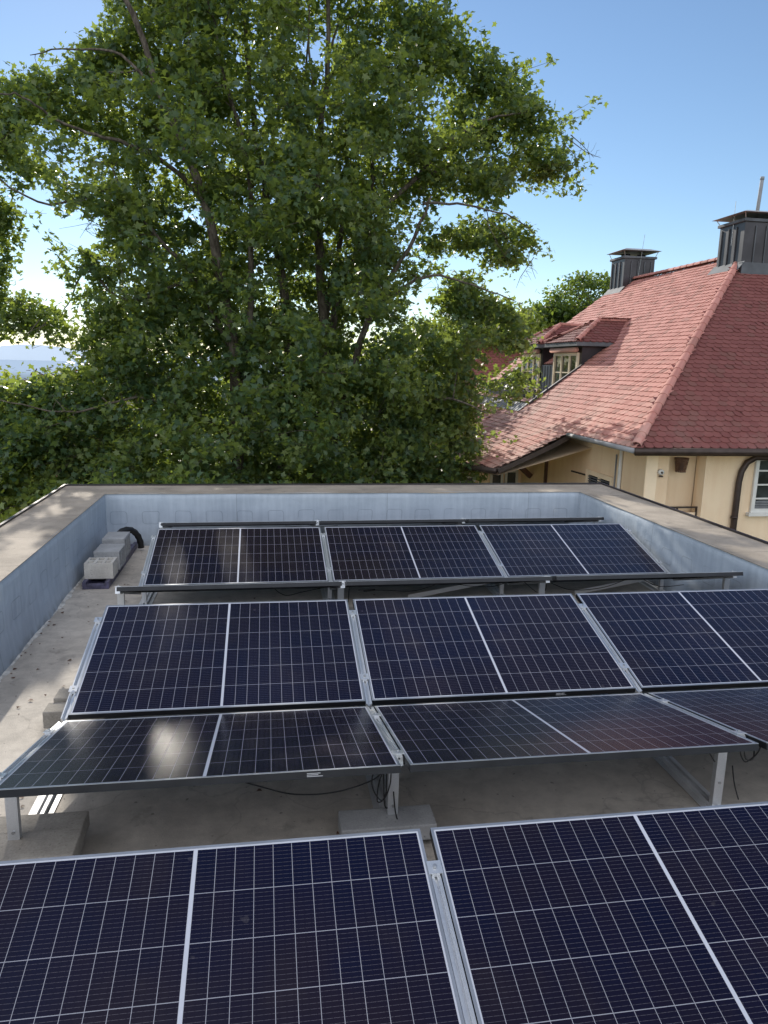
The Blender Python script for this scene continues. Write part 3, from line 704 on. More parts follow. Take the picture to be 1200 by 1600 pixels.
b = MB(); b.tube([(0, .015, .12), (0, -.12, .12)], .012, 6); b.tube([(0, -.12, .03), (0, -.12, .17)], .035, 10); b.build('lamp_holder', 'brown_metal', lm)
al = thing('alarm_sounder', 'small round pale alarm fitting on the wall corner left of the basket lamp', 'alarm', (6.86, 11.985, .58))
b = MB(); b.tube([(0, 0, 0), (0, -.05, 0)], [.055, .045], 16); b.build('housing', 'white_paint', al, True)
b = MB(); b.tube([(0, -.05, -.005), (0, -.062, -.005)], .02, 10); b.box(-.025, .025, -.06, -.001, -.085, -.06); b.build('sounder_grille', 'brown_metal', al)
bl = thing('balcony_railing', 'low dark framed balcony railing in the wall recess behind the parapet', 'railing', (7.02, 12.1, -.7))
b = MB(); b.box(.02, .70, 0, .03, .60, .63); b.box(.02, .70, 0, .03, 0, .03)
b.box(.02, .05, 0, .03, .03, .60); b.box(.67, .70, 0, .03, .03, .60); b.box(.3, .32, 0, .03, .03, .60); b.build('rail', 'brown_metal', bl)
b = MB(); b.box(.05, .67, .01, .02, .05, .52); b.build('infill_panel', 'plaster_light', bl)

# terrace cut into the slope
tr = MB(); fz = 1.12
tr.box(nx0, nx1 + .02, ny0, ny1, fz - .05, fz); tr.box(nx0 - .03, nx0, ny0, ny1, fz - .1, 1.475); tr.box(nx1 - .0, nx1 + .03, ny0, ny1, fz, 2.42)
tr.add([(nx0, ny1 - .003, fz), (nx1, ny1 - .003, fz), (nx1, ny1 - .003, 2.42), (nx0, ny1 - .003, 1.47)], [(0, 1, 2, 3)]); tr.add([(nx0, ny0 + .003, fz), (nx1, ny0 + .003, fz), (nx1, ny0 + .003, 2.40), (nx0, ny0 + .003, 1.47)], [(0, 1, 2, 3)])
te = hb(tr, 'roof_terrace', 'zinc_light')
b = MB(); b.bar((nx0 - .06, ny0 - .02, 1.475), (nx1 + .05, ny0 - .02, 2.46), .07, .07); b.bar((nx0 - .06, ny0 - .05, 1.46), (nx0 - .06, ny1, 1.46), .06, .05); hb(b, 'flashing', 'dark_sheet', te)
b = MB()
for k in range(24):
    y = ny0 + .12 + k * .185; q = s1(y - EY, .28, .035); q2 = s1(y - EY, .60, .045); b.bar(q, q2, .125, .01)
hb(b, 'apron_sheet', 'zinc_light', te)
b = MB()
for z in (1.62, 1.74, 1.86): b.tube([(nx0 + .05, ny0 + .05, z), (nx0 + .05, ny1 - .1, z)], .012, 6)
for k in range(6): y = ny0 + .05 + k * .9; b.tube([(nx0 + .05, y, 1.45), (nx0 + .05, y, 1.87)], .014, 6)
b.tube([(nx0 + .05, ny0 + .05, 1.86), (nx1 - .1, ny0 + .05, 1.86)], .012, 6)
hb(b, 'railing', 'zinc', te)
b = MB()
for y in (19.95, 20.15, 20.35, 20.55): b.box(nx1 - .03, nx1 - .002, y, y + .02, fz, 2.40)
hb(b, 'standing_seam', 'zinc', te)
def dormer(y0, y1):
    ym = (y0 + y1) / 2; ez = 3.0; ov = .16; xe = 7.83 - .22; rz = 3.60; xr = EX + (rz - EZ) / SL + .1; ax = 8.62; xh = EX + (ez - EZ) / SL + .02
    b = MB(); b.box(7.83, 8.75, y0, y1, fz, ez - .002); d = hb(b, 'dormer', 'dark_sheet')
    b = MB(); b.box(xe, 8.9, y0 - ov, y1 + ov, ez - .10, ez); hb(b, 'eave_board', 'zinc', d)
    b = MB(); a_, b_, c_, d_ = (xe, y0 - ov, ez + .002), (xe, y1 + ov, ez + .002), (xh + .25, y1 + ov, ez + .002), (xh + .25, y0 - ov, ez + .002); A_ = (ax, ym, rz); B_ = (xr + .3, ym, rz)
    b.add([a_, b_, c_, d_, A_, B_], [(0, 4, 1), (0, 3, 5, 4), (1, 4, 5, 2)]); dr = hb(b, 'dormer_roof', 'underlay', d)
    b = MB(); w2 = (y1 - y0) / 2 + ov
    Vf = Vector((ax - xe, 0, rz - ez)); Ls = Vf.length; tile_field(b, (xe, y1 + ov, ez), (0, -1, 0), Vf, [[(0, 0), (2 * w2, 0), (w2, Ls)]])
    Vs = Vector((0, w2, rz - ez)); L2 = Vs.length; tile_field(b, (xe, y0 - ov, ez), (1, 0, 0), Vs, [[(0, 0), (xh + .15 - xe, 0), (xr - xe, L2), (ax - xe, L2)]])
    Vs = Vector((0, -w2, rz - ez)); tile_field(b, (xr, y1 + ov, ez), (-1, 0, 0), Vs, [[(xr - xh - .15, 0), (xr - xe, 0), (xr - ax, L2), (0, L2)]])
    hb(b, 'dormer_tiles', 'tile_shaded', dr)
    b = MB(); ridge_tiles(b, (xe, y0 - ov, ez + .03), A_, .07, .25); ridge_tiles(b, (xe, y1 + ov, ez + .03), A_, .07, .25); ridge_tiles(b, A_, (xr, ym, rz + .0), .08, .3); hb(b, 'ridge_tiles', 'tile', dr)
    window(y0 + .14, y1 - .14, fz + .1, 2.74, 7.83, d, 'plaster_light', 3, 3, 'y', .06, .075)
    b = MB(); b.tube([(7.72, y0 + .1, 2.81), (7.72, y1 - .1, 2.81)], .065, 10); hb(b, 'awning', 'awning', d, True)
dormer(17.92, 19.80); dormer(20.62, 22.35)

def chimney(x0, x1, y0, y1, zt, zc, ov):
    b = MB(); b.box(x0, x1, y0, y1, 4.2, zt); c = hb(b, 'chimney', 'dark_sheet')
    b = MB()
    for k in range(1, 4): y = y0 + (y1 - y0) * k / 3.4; b.box(x0 - .025, x0 - .001, y, y + .02, 4.4, zt - .08)
    for k in range(1, 5): x = x0 + (x1 - x0) * k / 4.6; b.box(x, x + .02, y0 - .025, y0 - .001, 4.4, zt - .08)
    hb(b, 'standing_seam', 'zinc', c)
    b = MB(); b.box(x0 - .05, x1 + .05, y0 - .05, y1 + .05, zt, zt + .07); hb(b, 'crown', 'zinc', c, False, .01)
    b = MB(); cx, cy = (x0 + x1) / 2, (y0 + y1) / 2
    for dx, dy in ((-.26, 0), (.26, 0)): b.tube([(cx + dx, cy + dy, zt + .07), (cx + dx, cy + dy, zc - .05)], .14, 12)
    hb(b, 'flue', 'dark_sheet', c, True)
    b = MB()
    for sx in (x0 - ov * .5, x1 + ov * .5):
        for sy in (y0 - ov * .5, y1 + ov * .5): b.tube([(min(max(sx, x0), x1), min(max(sy, y0), y1), zt + .05), (sx, sy, zc + .01)], .010, 5)
    hb(b, 'cap_stay', 'steel', c)
    b = MB(); b.add([(x0 - ov, y0 - ov, zc), (x1 + ov, y0 - ov, zc), (x1 + ov, y1 + ov, zc), (x0 - ov, y1 + ov, zc), (x0 + .1, y0 + .15, zc + .09), (x1 - .1, y0 + .15, zc + .09), (x1 - .1, y1 - .15, zc + .09), (x0 + .1, y1 - .15, zc + .09)],
          [(3, 2, 1, 0), (4, 5, 6, 7), (0, 1, 5, 4), (1, 2, 6, 5), (2, 3, 7, 6), (3, 0, 4, 7)]); hb(b, 'cap', 'cap_sheet', c)
    b = MB(); b.prism([(x0 - .16, y0 - .14, EZ + (x0 - .16 - EX) * SL + .03), (x0 - .16, y1 + .1, EZ + (x0 - .16 - EX) * SL + .03), (x0, y1 + .1, EZ + (x0 - EX) * SL + .10), (x0, y0 - .14, EZ + (x0 - EX) * SL + .10)], (0, 0, 0), (0, 0, -.02)); hb(b, 'flashing', 'zinc', c)
    return c
c2 = chimney(11.0, 12.25, 16.57, 17.55, 5.78, 5.97, .16)
b = MB(); b.tube([(11.62, 17.1, 5.9), (11.66, 17.1, 6.90)], .042, 12); b.tube([(11.656, 17.1, 6.83), (11.66, 17.1, 6.90)], .048, 12); hb(b, 'steel_flue', 'zinc_light', c2, True)
b = MB(); b.box(10.95, 12.3, 16.45, 16.56, 4.5, 4.86); hb(b, 'flashing', 'zinc', c2)
b = MB(); b.tube([(10.98, 17.0, 5.3), (10.98, 17.0, 6.3)], .006, 5); hb(b, 'lightning_rod', 'steel', c2)
c1 = chimney(11.0, 12.0, 22.5, 23.4, 5.74, 5.97, .14)
b = MB(); b.tube([(11.45, 22.45, 5.0), (11.55, 22.42, 6.45)], .006, 5); hb(b, 'lightning_rod', 'steel', c1)

# second house behind with a red hipped roof
NB = thing('neighbour_house', 'smaller red hipped roof house half hidden behind the tree and the main roof', 'house', (9.5, 32, -6.8))
b = MB(); b.box(-3.5, 4.5, -2, 5, 0, 6.6); nw = b.build('wall', 'plaster', NB)
zr, ze = 10.35, 6.7; xl, xrr, yl_, yr_ = -4.0, 5.0, -2.5, 5.5; ra, rb, ym_ = -.35, 1.6, 1.5
b = MB(); b.add([(xl, yl_, ze), (xrr, yl_, ze), (xrr, yr_, ze), (xl, yr_, ze), (ra, ym_, zr), (rb, ym_, zr)], [(0, 1, 5, 4), (1, 2, 5), (2, 3, 4, 5), (3, 0, 4), (3, 2, 1, 0)]); nr = b.build('roof', 'underlay', NB)
b = MB(); Vn = Vector((0, ym_ - yl_, zr - ze)); Ln = Vn.length
tile_field(b, (xl, yl_, ze), (1, 0, 0), Vn, [[(0, 0), (xrr - xl, 0), (rb - xl, Ln), (ra - xl, Ln)]], W=.20, E=.17)
Vn2 = Vector((ra - xl, 0, zr - ze)); tile_field(b, (xl, yr_, ze), (0, -1, 0), Vn2, [[(0, 0), (yr_ - yl_, 0), ((yr_ - yl_) / 2, Vn2.length)]], W=.20, E=.17)
b.build('roof_tiles', 'tile_shaded', nr)
b = MB(); ridge_tiles(b, (ra, ym_, zr + .04), (rb, ym_, zr + .04), .12); ridge_tiles(b, (xl, yl_, ze + .04), (ra, ym_, zr + .04), .12); b.build('ridge_tiles', 'tile_shaded', nr)
b = MB()
for x in (-2.4, -.2, 2): b.box(x, x + .9, -2.03, -2.002, 4.3, 5.7)
b.build('window', 'glass', nw)

# ------------------------------------------------------------------ leaves and trees
def poly_mesh(name, V, k, mat):
    """V: (n*k,3) vertices, one k-gon each"""
    n = len(V) // k; me = bpy.data.meshes.new(name)
    me.vertices.add(n * k); me.vertices.foreach_set('co', V.astype(np.float32).ravel())
    me.loops.add(n * k); me.loops.foreach_set('vertex_index', np.arange(n * k, dtype=np.int32))
    me.polygons.add(n); me.polygons.foreach_set('loop_start', np.arange(0, n * k, k, dtype=np.int32))
    me.materials.append(MT[mat]); me.update(calc_edges=True); return me
MAPLE = np.array([(0, 0), (.27, -.08), (.22, .15), (.54, .40), (.23, .47), (0, 1.0), (-.23, .47), (-.54, .40), (-.22, .15), (-.27, -.08)])
OVAL = np.array([(0, 0), (.27, .25), (.22, .62), (0, 1.0), (-.22, .62), (-.27, .25)])
def leaves(centres, spread, count, size, shape=MAPLE, up=.75, rnd=.75):
    """centres (m,3), spread (m,3), count per centre"""
    m = len(centres); C = np.repeat(centres, count, 0); Sp = np.repeat(spread, count, 0); n = len(C)
    P = C + np.clip(RNG.normal(size=(n, 3)) * .55, -1.25, 1.25) * Sp
    N = RNG.normal(size=(n, 3)) * rnd + np.array([0, 0, up]); N /= np.linalg.norm(N, axis=1, keepdims=True)
    A = RNG.normal(size=(n, 3)) + np.array([0, 0, -.6]); A -= N * (A * N).sum(1, keepdims=True); A /= np.linalg.norm(A, axis=1, keepdims=True)
    B = np.cross(N, A); s = size * RNG.uniform(.45, 1.35, (n, 1))
    k = len(shape); out = np.empty((n, k, 3))
    fold = RNG.uniform(.1, .45, (n, 1))
    for j, (x, y) in enumerate(shape):
        out[:, j] = P + B * (x * s) + A * ((y - .4) * s) - N * s * (fold * (x * x + .5 * (y - .4) ** 2))
    return out.reshape(-1, 3), k
def dist_poly(P, Q):
    d = np.full(len(P), 1e9)
    for i in range(len(Q)):
        a, c = Q[i], Q[(i + 1) % len(Q)]; e = c - a; t = np.clip(((P - a) @ e) / (e @ e), 0, 1)
        d = np.minimum(d, np.linalg.norm(P - a - t[:, None] * e, axis=1))
    return d
OUT = np.array([(-2.7, 8.78), (-3.0, 8.18), (-3.4, 7.6), (-3.89, 7.65), (-4.33, 7.45), (-4.9, 7.0), (-5.5, 6.5), (-6.1, 5.84), (-5.8, 4.89), (-5.33, 4.77), (-5.62, 3.9), (-5.38, 2.74), (-4.35, 2.65), (-3.75, 2.79), (-3.54, 2.31), (-4.4, 1.8), (-6.05, 1.52), (-6.43, -0.23), (-3, -2.2), (3.97, -2.2), (3.91, -0.39), (4.54, 0.1), (4.61, 0.73), (4.33, 1.42), (4.87, 1.97), (5.48, 1.44), (5.74, 1.85), (5.41, 2.52), (5.32, 3.32), (4.91, 3.76), (4.55, 4.07), (3.71, 4.54), (4.17, 4.75), (5.08, 4.45), (5.65, 4.95), (5.52, 5.26), (4.88, 5.57), (4.66, 5.83), (5.24, 6.33), (5.84, 6.08), (6.11, 6.71), (5.99, 7.31), (5.58, 7.34), (5.17, 7.9), (4.79, 8.33), (4.32, 8.5), (3.6, 8.75), (3.38, 9.34), (3.4, 11.89), (0.47, 13.19), (-2.81, 12.11)])
GAPS = [(-3.56, 6.26, 0.95, 0.28), (-4.08, 5.11, 0.64, 0.48), (-4.43, 4.07, 0.57, 0.57), (-4.36, 2.53, 0.64, 0.28), (-2.61, 7.09, 0.25, 0.15), (3.33, 7.41, 0.53, 0.41), (1.06, 8.53, 0.40, 0.85), (2.61, 2.98, 0.28, 0.18), (2.88, 5.37, 0.36, 0.18), (4.25, 4.57, 0.57, 0.25), (4.96, 4.09, 0.51, 0.28), (3.93, 5.55, 0.38, 0.18), (-1.97, 5.57, 0.23, 0.18), (-0.82, 6.5, 0.15, 0.3), (-2.56, 4.27, 0.2, 0.15), (1.32, 6.23, 0.15, 0.23), (2.21, 3.16, 0.18, 0.2), (2.17, 8.12, 0.18, 0.25), (-3.84, 3.39, 0.25, 0.32), (-4.61, 5.53, 0.38, 0.23), (0.33, 7.2, 0.13, 0.23), (1.43, 7.28, 0.18, 0.18), (4.48, 5.45, 0.38, 0.15), (0.7, 3.55, 0.1, 0.15), (1.89, 2.44, 0.13, 0.18), (4.85, 2.42, .62, .40)]
LIMBS = [[(-0.65, -6.8), (-0.59, 0.56), (-0.61, 2.38), (-0.87, 3.98), (-1.09, 5.16), (-1.48, 6.17), (-1.79, 6.82), (-2.07, 7.78), (-2.54, 8.69), (-2.83, 9.59)], [(-0.58, 1.35), (-0.32, 2.89), (-0.28, 4.37), (-0.27, 5.55), (-0.49, 6.69), (-0.8, 7.67), (-0.9, 8.42), (-1.28, 9.22)], [(0.16, -6.8), (0.31, 0.57), (0.47, 2.4), (0.32, 4.15), (0.02, 5.57), (-0.25, 7.27), (-0.34, 8.46), (-0.41, 9.93)], [(0.84, -6.8), (1.1, 0.84), (1.16, 2.93), (1.08, 4.43), (1.01, 5.63), (1.07, 6.79), (1.21, 8.05), (1.14, 9.88)], [(1.1, 1.9), (1.48, 3.45), (1.92, 4.71), (2.21, 5.93), (2.32, 7.11), (2.79, 8.29), (3.0, 9.52)], [(1.38, 0.3), (1.76, 2.18), (2.14, 3.47), (2.71, 4.5), (3.01, 5.38)], [(1.67, 3.71), (2.23, 5.21), (2.86, 5.85), (3.49, 6.55), (4.13, 7.0), (4.92, 7.18)], [(2.86, 5.85), (3.51, 6.19), (4.03, 6.4), (4.69, 6.56)], [(-1.09, 5.16), (-1.61, 5.71), (-2.25, 5.99), (-2.88, 6.1), (-3.44, 6.25), (-3.93, 6.51), (-4.33, 6.43)], [(-0.61, 2.38), (-1.3, 3.84), (-1.78, 4.3), (-2.29, 4.92), (-2.81, 5.07), (-3.75, 4.85), (-4.62, 5.42)], [(0.32, 4.15), (0.7, 5.61), (0.7, 7.0), (0.88, 8.35), (0.93, 9.86)], [(1.16, 2.93), (1.64, 5.66), (1.67, 6.84), (1.73, 8.09), (1.77, 9.73)], [(-0.27, 5.55), (0.21, 6.74), (0.33, 7.87), (0.46, 8.96), (0.52, 9.92)], [(2.14, 3.47), (3.05, 4.01), (3.73, 3.91), (4.72, 3.56)], [(-0.61, 0.56), (-1.49, 1.34), (-2.48, 1.58), (-3.72, 1.31), (-4.77, 1.54)], [(1.1, 0.84), (2.45, 1.39), (3.55, 1.68), (4.4, 1.42)], [(-1.3, 3.84), (-2.65, 3.43), (-3.45, 3.99), (-3.89, 3.5), (-4.32, 3.01)], [(-1.79, 6.82), (-2.47, 7.53), (-3.36, 7.68), (-4.14, 7.62)], [(3.01, 5.38), (3.94, 5.42), (4.9, 5.29), (5.47, 5.0)], [(1.21, 8.05), (1.42, 8.72), (1.53, 9.49)], [(1.07, 6.79), (0.82, 8.01), (0.84, 9.0)]]
RAD = [.135, .075, .14, .15, .085, .10, .065, .035, .050, .055, .055, .065, .04, .04, .045, .06, .035, .035, .03, .03, .035]
DY = [(-.3, -1.6), (-.4, -.6), (0, .8), (.2, -.4), (.2, 1.4), (.3, -1.5), (-.2, -.6), (-.4, .2), (-.6, -1.8), (-.3, -2.0), (.3, 1.5), (.1, 1.4), (-.2, .8), (-.8, -1.6), (-.1, -1.2), (.3, -1.2), (-.8, 1.2), (-1.1, -.2), (-.9, -.3), (-.2, .3), (-.3, -.8)]
SUNNY = [(-1.70, 3.9, 0, .66, 1.05), (-1.30, 3.4, 0, .46, .60), (-1.55, 4.9, 0, .50, .55), (.1, 3.44, 0, .4, .18), (1.0, 3.44, 0, .35, .18), (2.3, 3.44, 0, .5, .18), (-1.35, 5.5, 0, .16, .25), (-2.2, 7.2, .66, .2, .35), (-2.3, 8.4, .66, .18, .4), (-2.25, 9.4, .66, .16, .22),
         (4.62, 7.7, .66, .40, 1.0), (4.62, 6.1, .66, .30, .5), (4.25, 7.6, .3, .25, .5), (4.6, 5.0, .66, .2, .3), (4.5, 9.0, .66, .22, .3), (3.9, 9.6, .66, .3, .14), (2.2, 9.75, .66, .35, .10), (-.6, 9.8, .66, .3, .10), (.4, 8.2, .4, .12, .4), (1.6, 4.6, .4, .14, .3), (-.65, 4.85, .45, .16, .28), (.95, 4.8, .45, .14, .26), (2.1, 4.95, .45, .2, .25), (3.1, 4.8, .45, .2, .3), (-.3, 7.5, .4, .2, .28), (1.3, 7.5, .4, .15, .28), (2.9, 7.5, .4, .2, .28), (-.9, 7.3, .4, .12, .3),  (-.2, 7.0, .3, .3, .12)]
def maple():
    root = thing('maple_tree', 'tall many-stemmed maple tree rising behind the back parapet, sunlit from behind', 'tree', (.2, 15.5, -6.8))
    ori = np.array([.2, 15.5, -6.8]); b = MB(); samples = []
    YC = 15.6
    for L, r0, (da, db) in zip(LIMBS, RAD, DY):
        n = len(L); P = []
        for i, (x, z) in enumerate(L):
            t = i / (n - 1); P.append(np.array([x, YC + da + (db - da) * t, z]))
        fine = []; rad = []
        for i in range(n - 1):
            a = P[max(i - 1, 0)]; p1, p2 = P[i], P[i + 1]; d = P[min(i + 2, n - 1)]
            for t in np.linspace(0, 1, 6)[:-1]:
                q = .5 * ((2 * p1) + (p2 - a) * t + (2 * a - 5 * p1 + 4 * p2 - d) * t * t + (3 * p1 - a - 3 * p2 + d) * t ** 3)
                fine.append(q + RNG.normal(size=3) * .012); rad.append(r0 * (1 - .80 * ((i + t) / (n - 1)) ** .9))
        fine.append(P[-1]); rad.append(r0 * .18)
        b.tube([tuple(p - ori) for p in fine], rad, 9)
        for p, r in zip(fine, rad):
            if p[2] > -1: samples.append((p, r))
    SP = np.array([s[0] for s in samples]); SR = np.array([s[1] for s in samples])
    # bough centres inside the crown outline
    cen = []; tries = 0
    while len(cen) < 2000 and tries < 90:
        tries += 1
        Q = np.stack([RNG.uniform(-6.7, 6.2, 500), RNG.uniform(-2.2, 13.2, 500)], 1)
        ok = np.array([inpoly(q[0], q[1], [tuple(o) for o in OUT]) for q in Q]); Q = Q[ok]
        d = dist_poly(Q, OUT); th = np.minimum(3.3, .35 + 1.15 * d)
        for q, t_ in zip(Q, th):
            g = 1.0
            for (gx, gz, ga, gb) in GAPS:
                e = ((q[0] - gx) / (ga + .05)) ** 2 + ((q[1] - gz) / (gb + .05)) ** 2
                if e < 1: g = 0.0
                elif e < 1.7: g *= .5
            if q[1] > 9.3: g *= .40
            if q[1] < 2.2: g = min(1., g * 1.6)
            elif q[1] > 4.5: g *= .95
            else: g *= 1.
            if RNG.random() < g:
                yy = RNG.uniform(-1, 1) * t_ * (.9 if RNG.random() < .5 else .6)
                y = YC + .3 + yy
                cen.append((q[0], max(y, 11.0 + (.8 if q[1] < 1.5 else 0)), q[1]))
    cen = np.array(cen[:2000]); tw = []; sd0 = np.array(SDIR); okc = np.ones(len(cen), bool)
    for (x, y, z, rx, ry) in SUNNY:
        g_ = cen - sd0 * ((cen[:, 2] - z) / sd0[2])[:, None]; okc &= ((g_[:, 0] - x) / rx) ** 2 + ((g_[:, 1] - y) / ry) ** 2 > 1
    cen = cen[okc]
    plug = RNG.normal(size=(26, 3)) * np.array([.30, .9, .26]) + np.array([-2.62, 15.0, 4.95]); cen = np.concatenate([cen, plug])  # extra boughs added to block sun glare on the leftmost tilted panel
    near = np.array([np.linalg.norm(SP - c, axis=1).min() for c in cen]); cen = cen[np.argsort(near)]
    nS = len(SP); SP = np.concatenate([SP, np.zeros((len(cen) * 2, 3))]); SR = np.concatenate([SR, np.zeros(len(cen) * 2)])
    hub = np.array([.2, YC, 1.0])
    for c in cen:
        A_ = SP[:nS]; v = c - A_; dist = np.linalg.norm(v, axis=1) + np.maximum(0, A_[:, 2] - c[2] + .1) * 1.2
        dist += np.maximum(0, np.linalg.norm(A_ - hub, axis=1) - np.linalg.norm(c - hub)) * 1.5
        i = int(np.argmin(dist)); a = SP[i]; D = np.linalg.norm(c - a)
        m1 = a + (c - a) * .35 + np.array([0, 0, .08 * D]) + RNG.normal(size=3) * .08 * D; m2 = a + (c - a) * .72 + np.array([0, 0, .06 * D]) + RNG.normal(size=3) * .07 * D
        r = min(SR[i] * .7, .010 + .012 * D)
        b.tube([tuple(p - ori) for p in (a, m1, m2, c)], [r, r * .8, r * .6, max(.004, r * .4)], 5, cap=False)
        SP[nS] = m2; SR[nS] = max(.006, r * .65); SP[nS + 1] = c; SR[nS + 1] = max(.005, r * .5); nS += 2
        for _ in range(3):
            e = c + RNG.normal(size=3) * np.array([.30, .30, .20]); s = m2 + (c - m2) * RNG.uniform(.2, 1)
            b.tube([tuple(p - ori) for p in (s, (s + e) / 2 + RNG.normal(size=3) * .03, e)], [.005, .004, .0025], 4, cap=False); tw.append(e)
    # bare twigs reaching out at the right and left edge
    for (x, z, dx, dz) in ((5.9, 6.8, .55, -.35), (5.9, 6.7, .7, -.25), (5.8, 6.6, .4, -.5), (4.2, 5.2, .7, -.5), (4.3, 5.1, .5, -.7), (-4.1, 3.0, -.5, -.45), (-4.0, 2.9, -.8, -.2), (-4.0, 2.95, -.3, -.5), (5.3, 4.5, -.3, -.6), (5.2, 4.6, .2, -.5)):
        p = np.array([x, YC - .8, z]); q = p + np.array([dx, .1, dz])
        b.tube([tuple(v - ori) for v in (p, (p + q) / 2 + RNG.normal(size=3) * .06, q)], [.010, .007, .003], 4)
        for _ in range(5):
            s = p + (q - p) * RNG.uniform(.3, 1); e = s + RNG.normal(size=3) * .14; b.tube([tuple(v - ori) for v in (s, (s + e) / 2 + RNG.normal(size=3) * .02, e)], [.004, .003, .002], 4)
    b.build('trunk', 'bark', root, True)
    tw = np.array(tw)
    sp1 = np.tile(np.array([.40, .40, .22]), (len(cen), 1)) * RNG.uniform(.7, 1.25, (len(cen), 1))
    V1, k = leaves(cen, sp1, 84, .120); sp2 = np.tile(np.array([.17, .17, .13]), (len(tw), 1)); V2, _ = leaves(tw, sp2, 15, .118)
    V = np.concatenate([V1, V2])
    ctr = V.reshape(-1, k, 3).mean(1); keep = np.ones(len(ctr), bool)
    # open corridors in the crown through which the low sun reaches the roof
    sd = np.array(SDIR)
    for (x, y, z, rx, ry) in SUNNY:
        g_ = ctr - sd * ((ctr[:, 2] - z) / sd[2])[:, None]
        keep &= ~(((g_[:, 0] - x) / rx) ** 2 + ((g_[:, 1] - y) / ry) ** 2 < RNG.uniform(.55, 1.35, len(ctr)) + .35 * np.sin(g_[:, 0] * 9 + g_[:, 1] * 5))
    V = V.reshape(-1, k, 3)[keep].reshape(-1, 3) - ori
    o = bpy.data.objects.new('crown', poly_mesh('crown', V, k, 'leaf_maple')); COL.objects.link(o); o.parent = root
maple()
def tree(name, label, base, blobs, nclus, nleaf, size, mat, shape=OVAL, spread=.45, group=None, trunk_r=.16, shell=.55):
    root = thing(name, label, 'tree', base, group); ori = np.array(base, float); b = MB(); cs = []
    vol = np.array([x[3] * x[4] * x[5] for x in blobs]) ** .67; vol /= vol.sum()
    top = max(x[2] for x in blobs); P = [ori, ori + np.array([.1, 0, (top - base[2]) * .45]), ori + np.array([-.05, .1, (top - base[2]) * .95])]
    b.tube([tuple(p - ori) for p in P], [trunk_r, trunk_r * .75, trunk_r * .35], 8)
    for (x, y, z, rx, ry, rz), f in zip(blobs, vol):
        c = np.array([x, y, z]); s = P[1] + (P[2] - P[1]) * RNG.uniform(0, .8)
        b.tube([tuple(p - ori) for p in (s, (s + c) / 2 + RNG.normal(size=3) * .2, c)], [trunk_r * .45, trunk_r * .3, trunk_r * .15], 6)
        n = max(3, int(nclus * f)); d = RNG.normal(size=(n, 3)); d /= np.linalg.norm(d, axis=1, keepdims=True)
        r = RNG.uniform(shell, 1.0, (n, 1)) ** .6; C = c + d * r * np.array([rx, ry, rz]); cs.append(C)
        for q in C[::3]: b.tube([tuple(p - ori) for p in (c, (c + q) / 2 + RNG.normal(size=3) * .08, q)], [trunk_r * .14, trunk_r * .1, .006], 4, cap=False)
    C = np.concatenate(cs); b.build('trunk', 'bark', root, True)
    sp = np.tile(np.array([spread, spread, spread * .6]), (len(C), 1)) * RNG.uniform(.7, 1.3, (len(C), 1))
    V, k = leaves(C, sp, nleaf, size, shape); o = bpy.data.objects.new('crown', poly_mesh('crown', V - ori, k, mat)); COL.objects.link(o); o.parent = root
    return root
GZ = -6.8
tree('broadleaf_tree', 'yellow green bushy tree at the left picture edge below the horizon', (-6.0, 16.5, GZ), [(-6.3, 16.5, .9, 1.7, 1.6, 1.25), (-4.6, 17.2, .8, 1.5, 1.4, 1.35), (-7.5, 16.5, .2, 1.6, 1.5, 1.6), (-5.6, 15.5, -1.0, 1.9, 1.5, 1.3), (-4.0, 16.5, -.8, 1.5, 1.4, 1.3)], 330, 62, .125, 'leaf_yellow', MAPLE, .40)
tree('broadleaf_tree', 'light green tree right outside the left parapet corner', (-4.6, 12.8, GZ), [(-4.9, 12.9, -1.2, 1.3, 1.1, 1.0), (-3.7, 12.6, -.9, 1.0, .9, .85), (-6.1, 12.6, -1.5, 1.3, 1.2, 1.1), (-5.2, 11.3, -2.3, 1.2, 1.2, 1.1), (-4.1, 11.4, -2.1, .8, .9, .9)], 220, 60, .11, 'leaf_yellow', MAPLE, .34)
tree('broadleaf_tree', 'shaded green shrubby tree close behind the back parapet below the maple', (-1.5, 12.6, GZ), [(-2.6, 12.4, -.6, 1.2, .9, 1.0), (-1.2, 12.3, -.5, 1.2, .9, 1.0), (.4, 12.3, -.7, 1.2, .9, .95), (1.8, 12.4, -.7, 1.1, .9, 1.0), (2.9, 12.8, -.9, .9, .9, .9)], 260, 50, .12, 'leaf_maple', MAPLE, .36)
tree('broadleaf_tree', 'bright yellow green tree glowing behind the right side of the maple', (3.2, 23, GZ), [(2.7, 23, 1.7, 1.6, 1.5, 1.3), (4.4, 23.4, 1.9, 1.6, 1.5, 1.5), (3.4, 22.5, -.2, 2.0, 1.6, 1.5), (5.3, 24.2, 2.9, 1.2, 1.2, 1.0)], 260, 55, .15, 'leaf_yellow', OVAL, .5)
tree('purple_tree', 'dark purple leaved tree glimpsed through the left foliage', (-6.5, 29, GZ), [(-7.2, 29, .2, 1.8, 1.6, 1.5), (-5.2, 29, .9, 1.6, 1.6, 1.6), (-8.8, 29, -.8, 1.6, 1.5, 1.5)], 130, 60, .2, 'leaf_purple', OVAL, .6)
tree('broadleaf_tree', 'dark green round tree behind the small chimney of the tiled house', (15.4, 35, GZ), [(15.5, 35, 5.2, 2.3, 2.2, 1.7), (13.8, 35, 4.1, 1.9, 2.0, 1.4), (16.9, 35.5, 4.0, 2.1, 2.0, 1.9), (14.9, 35, 2.5, 2.6, 2.2, 1.8)], 420, 75, .19, 'leaf_dark', OVAL, .5, trunk_r=.3)
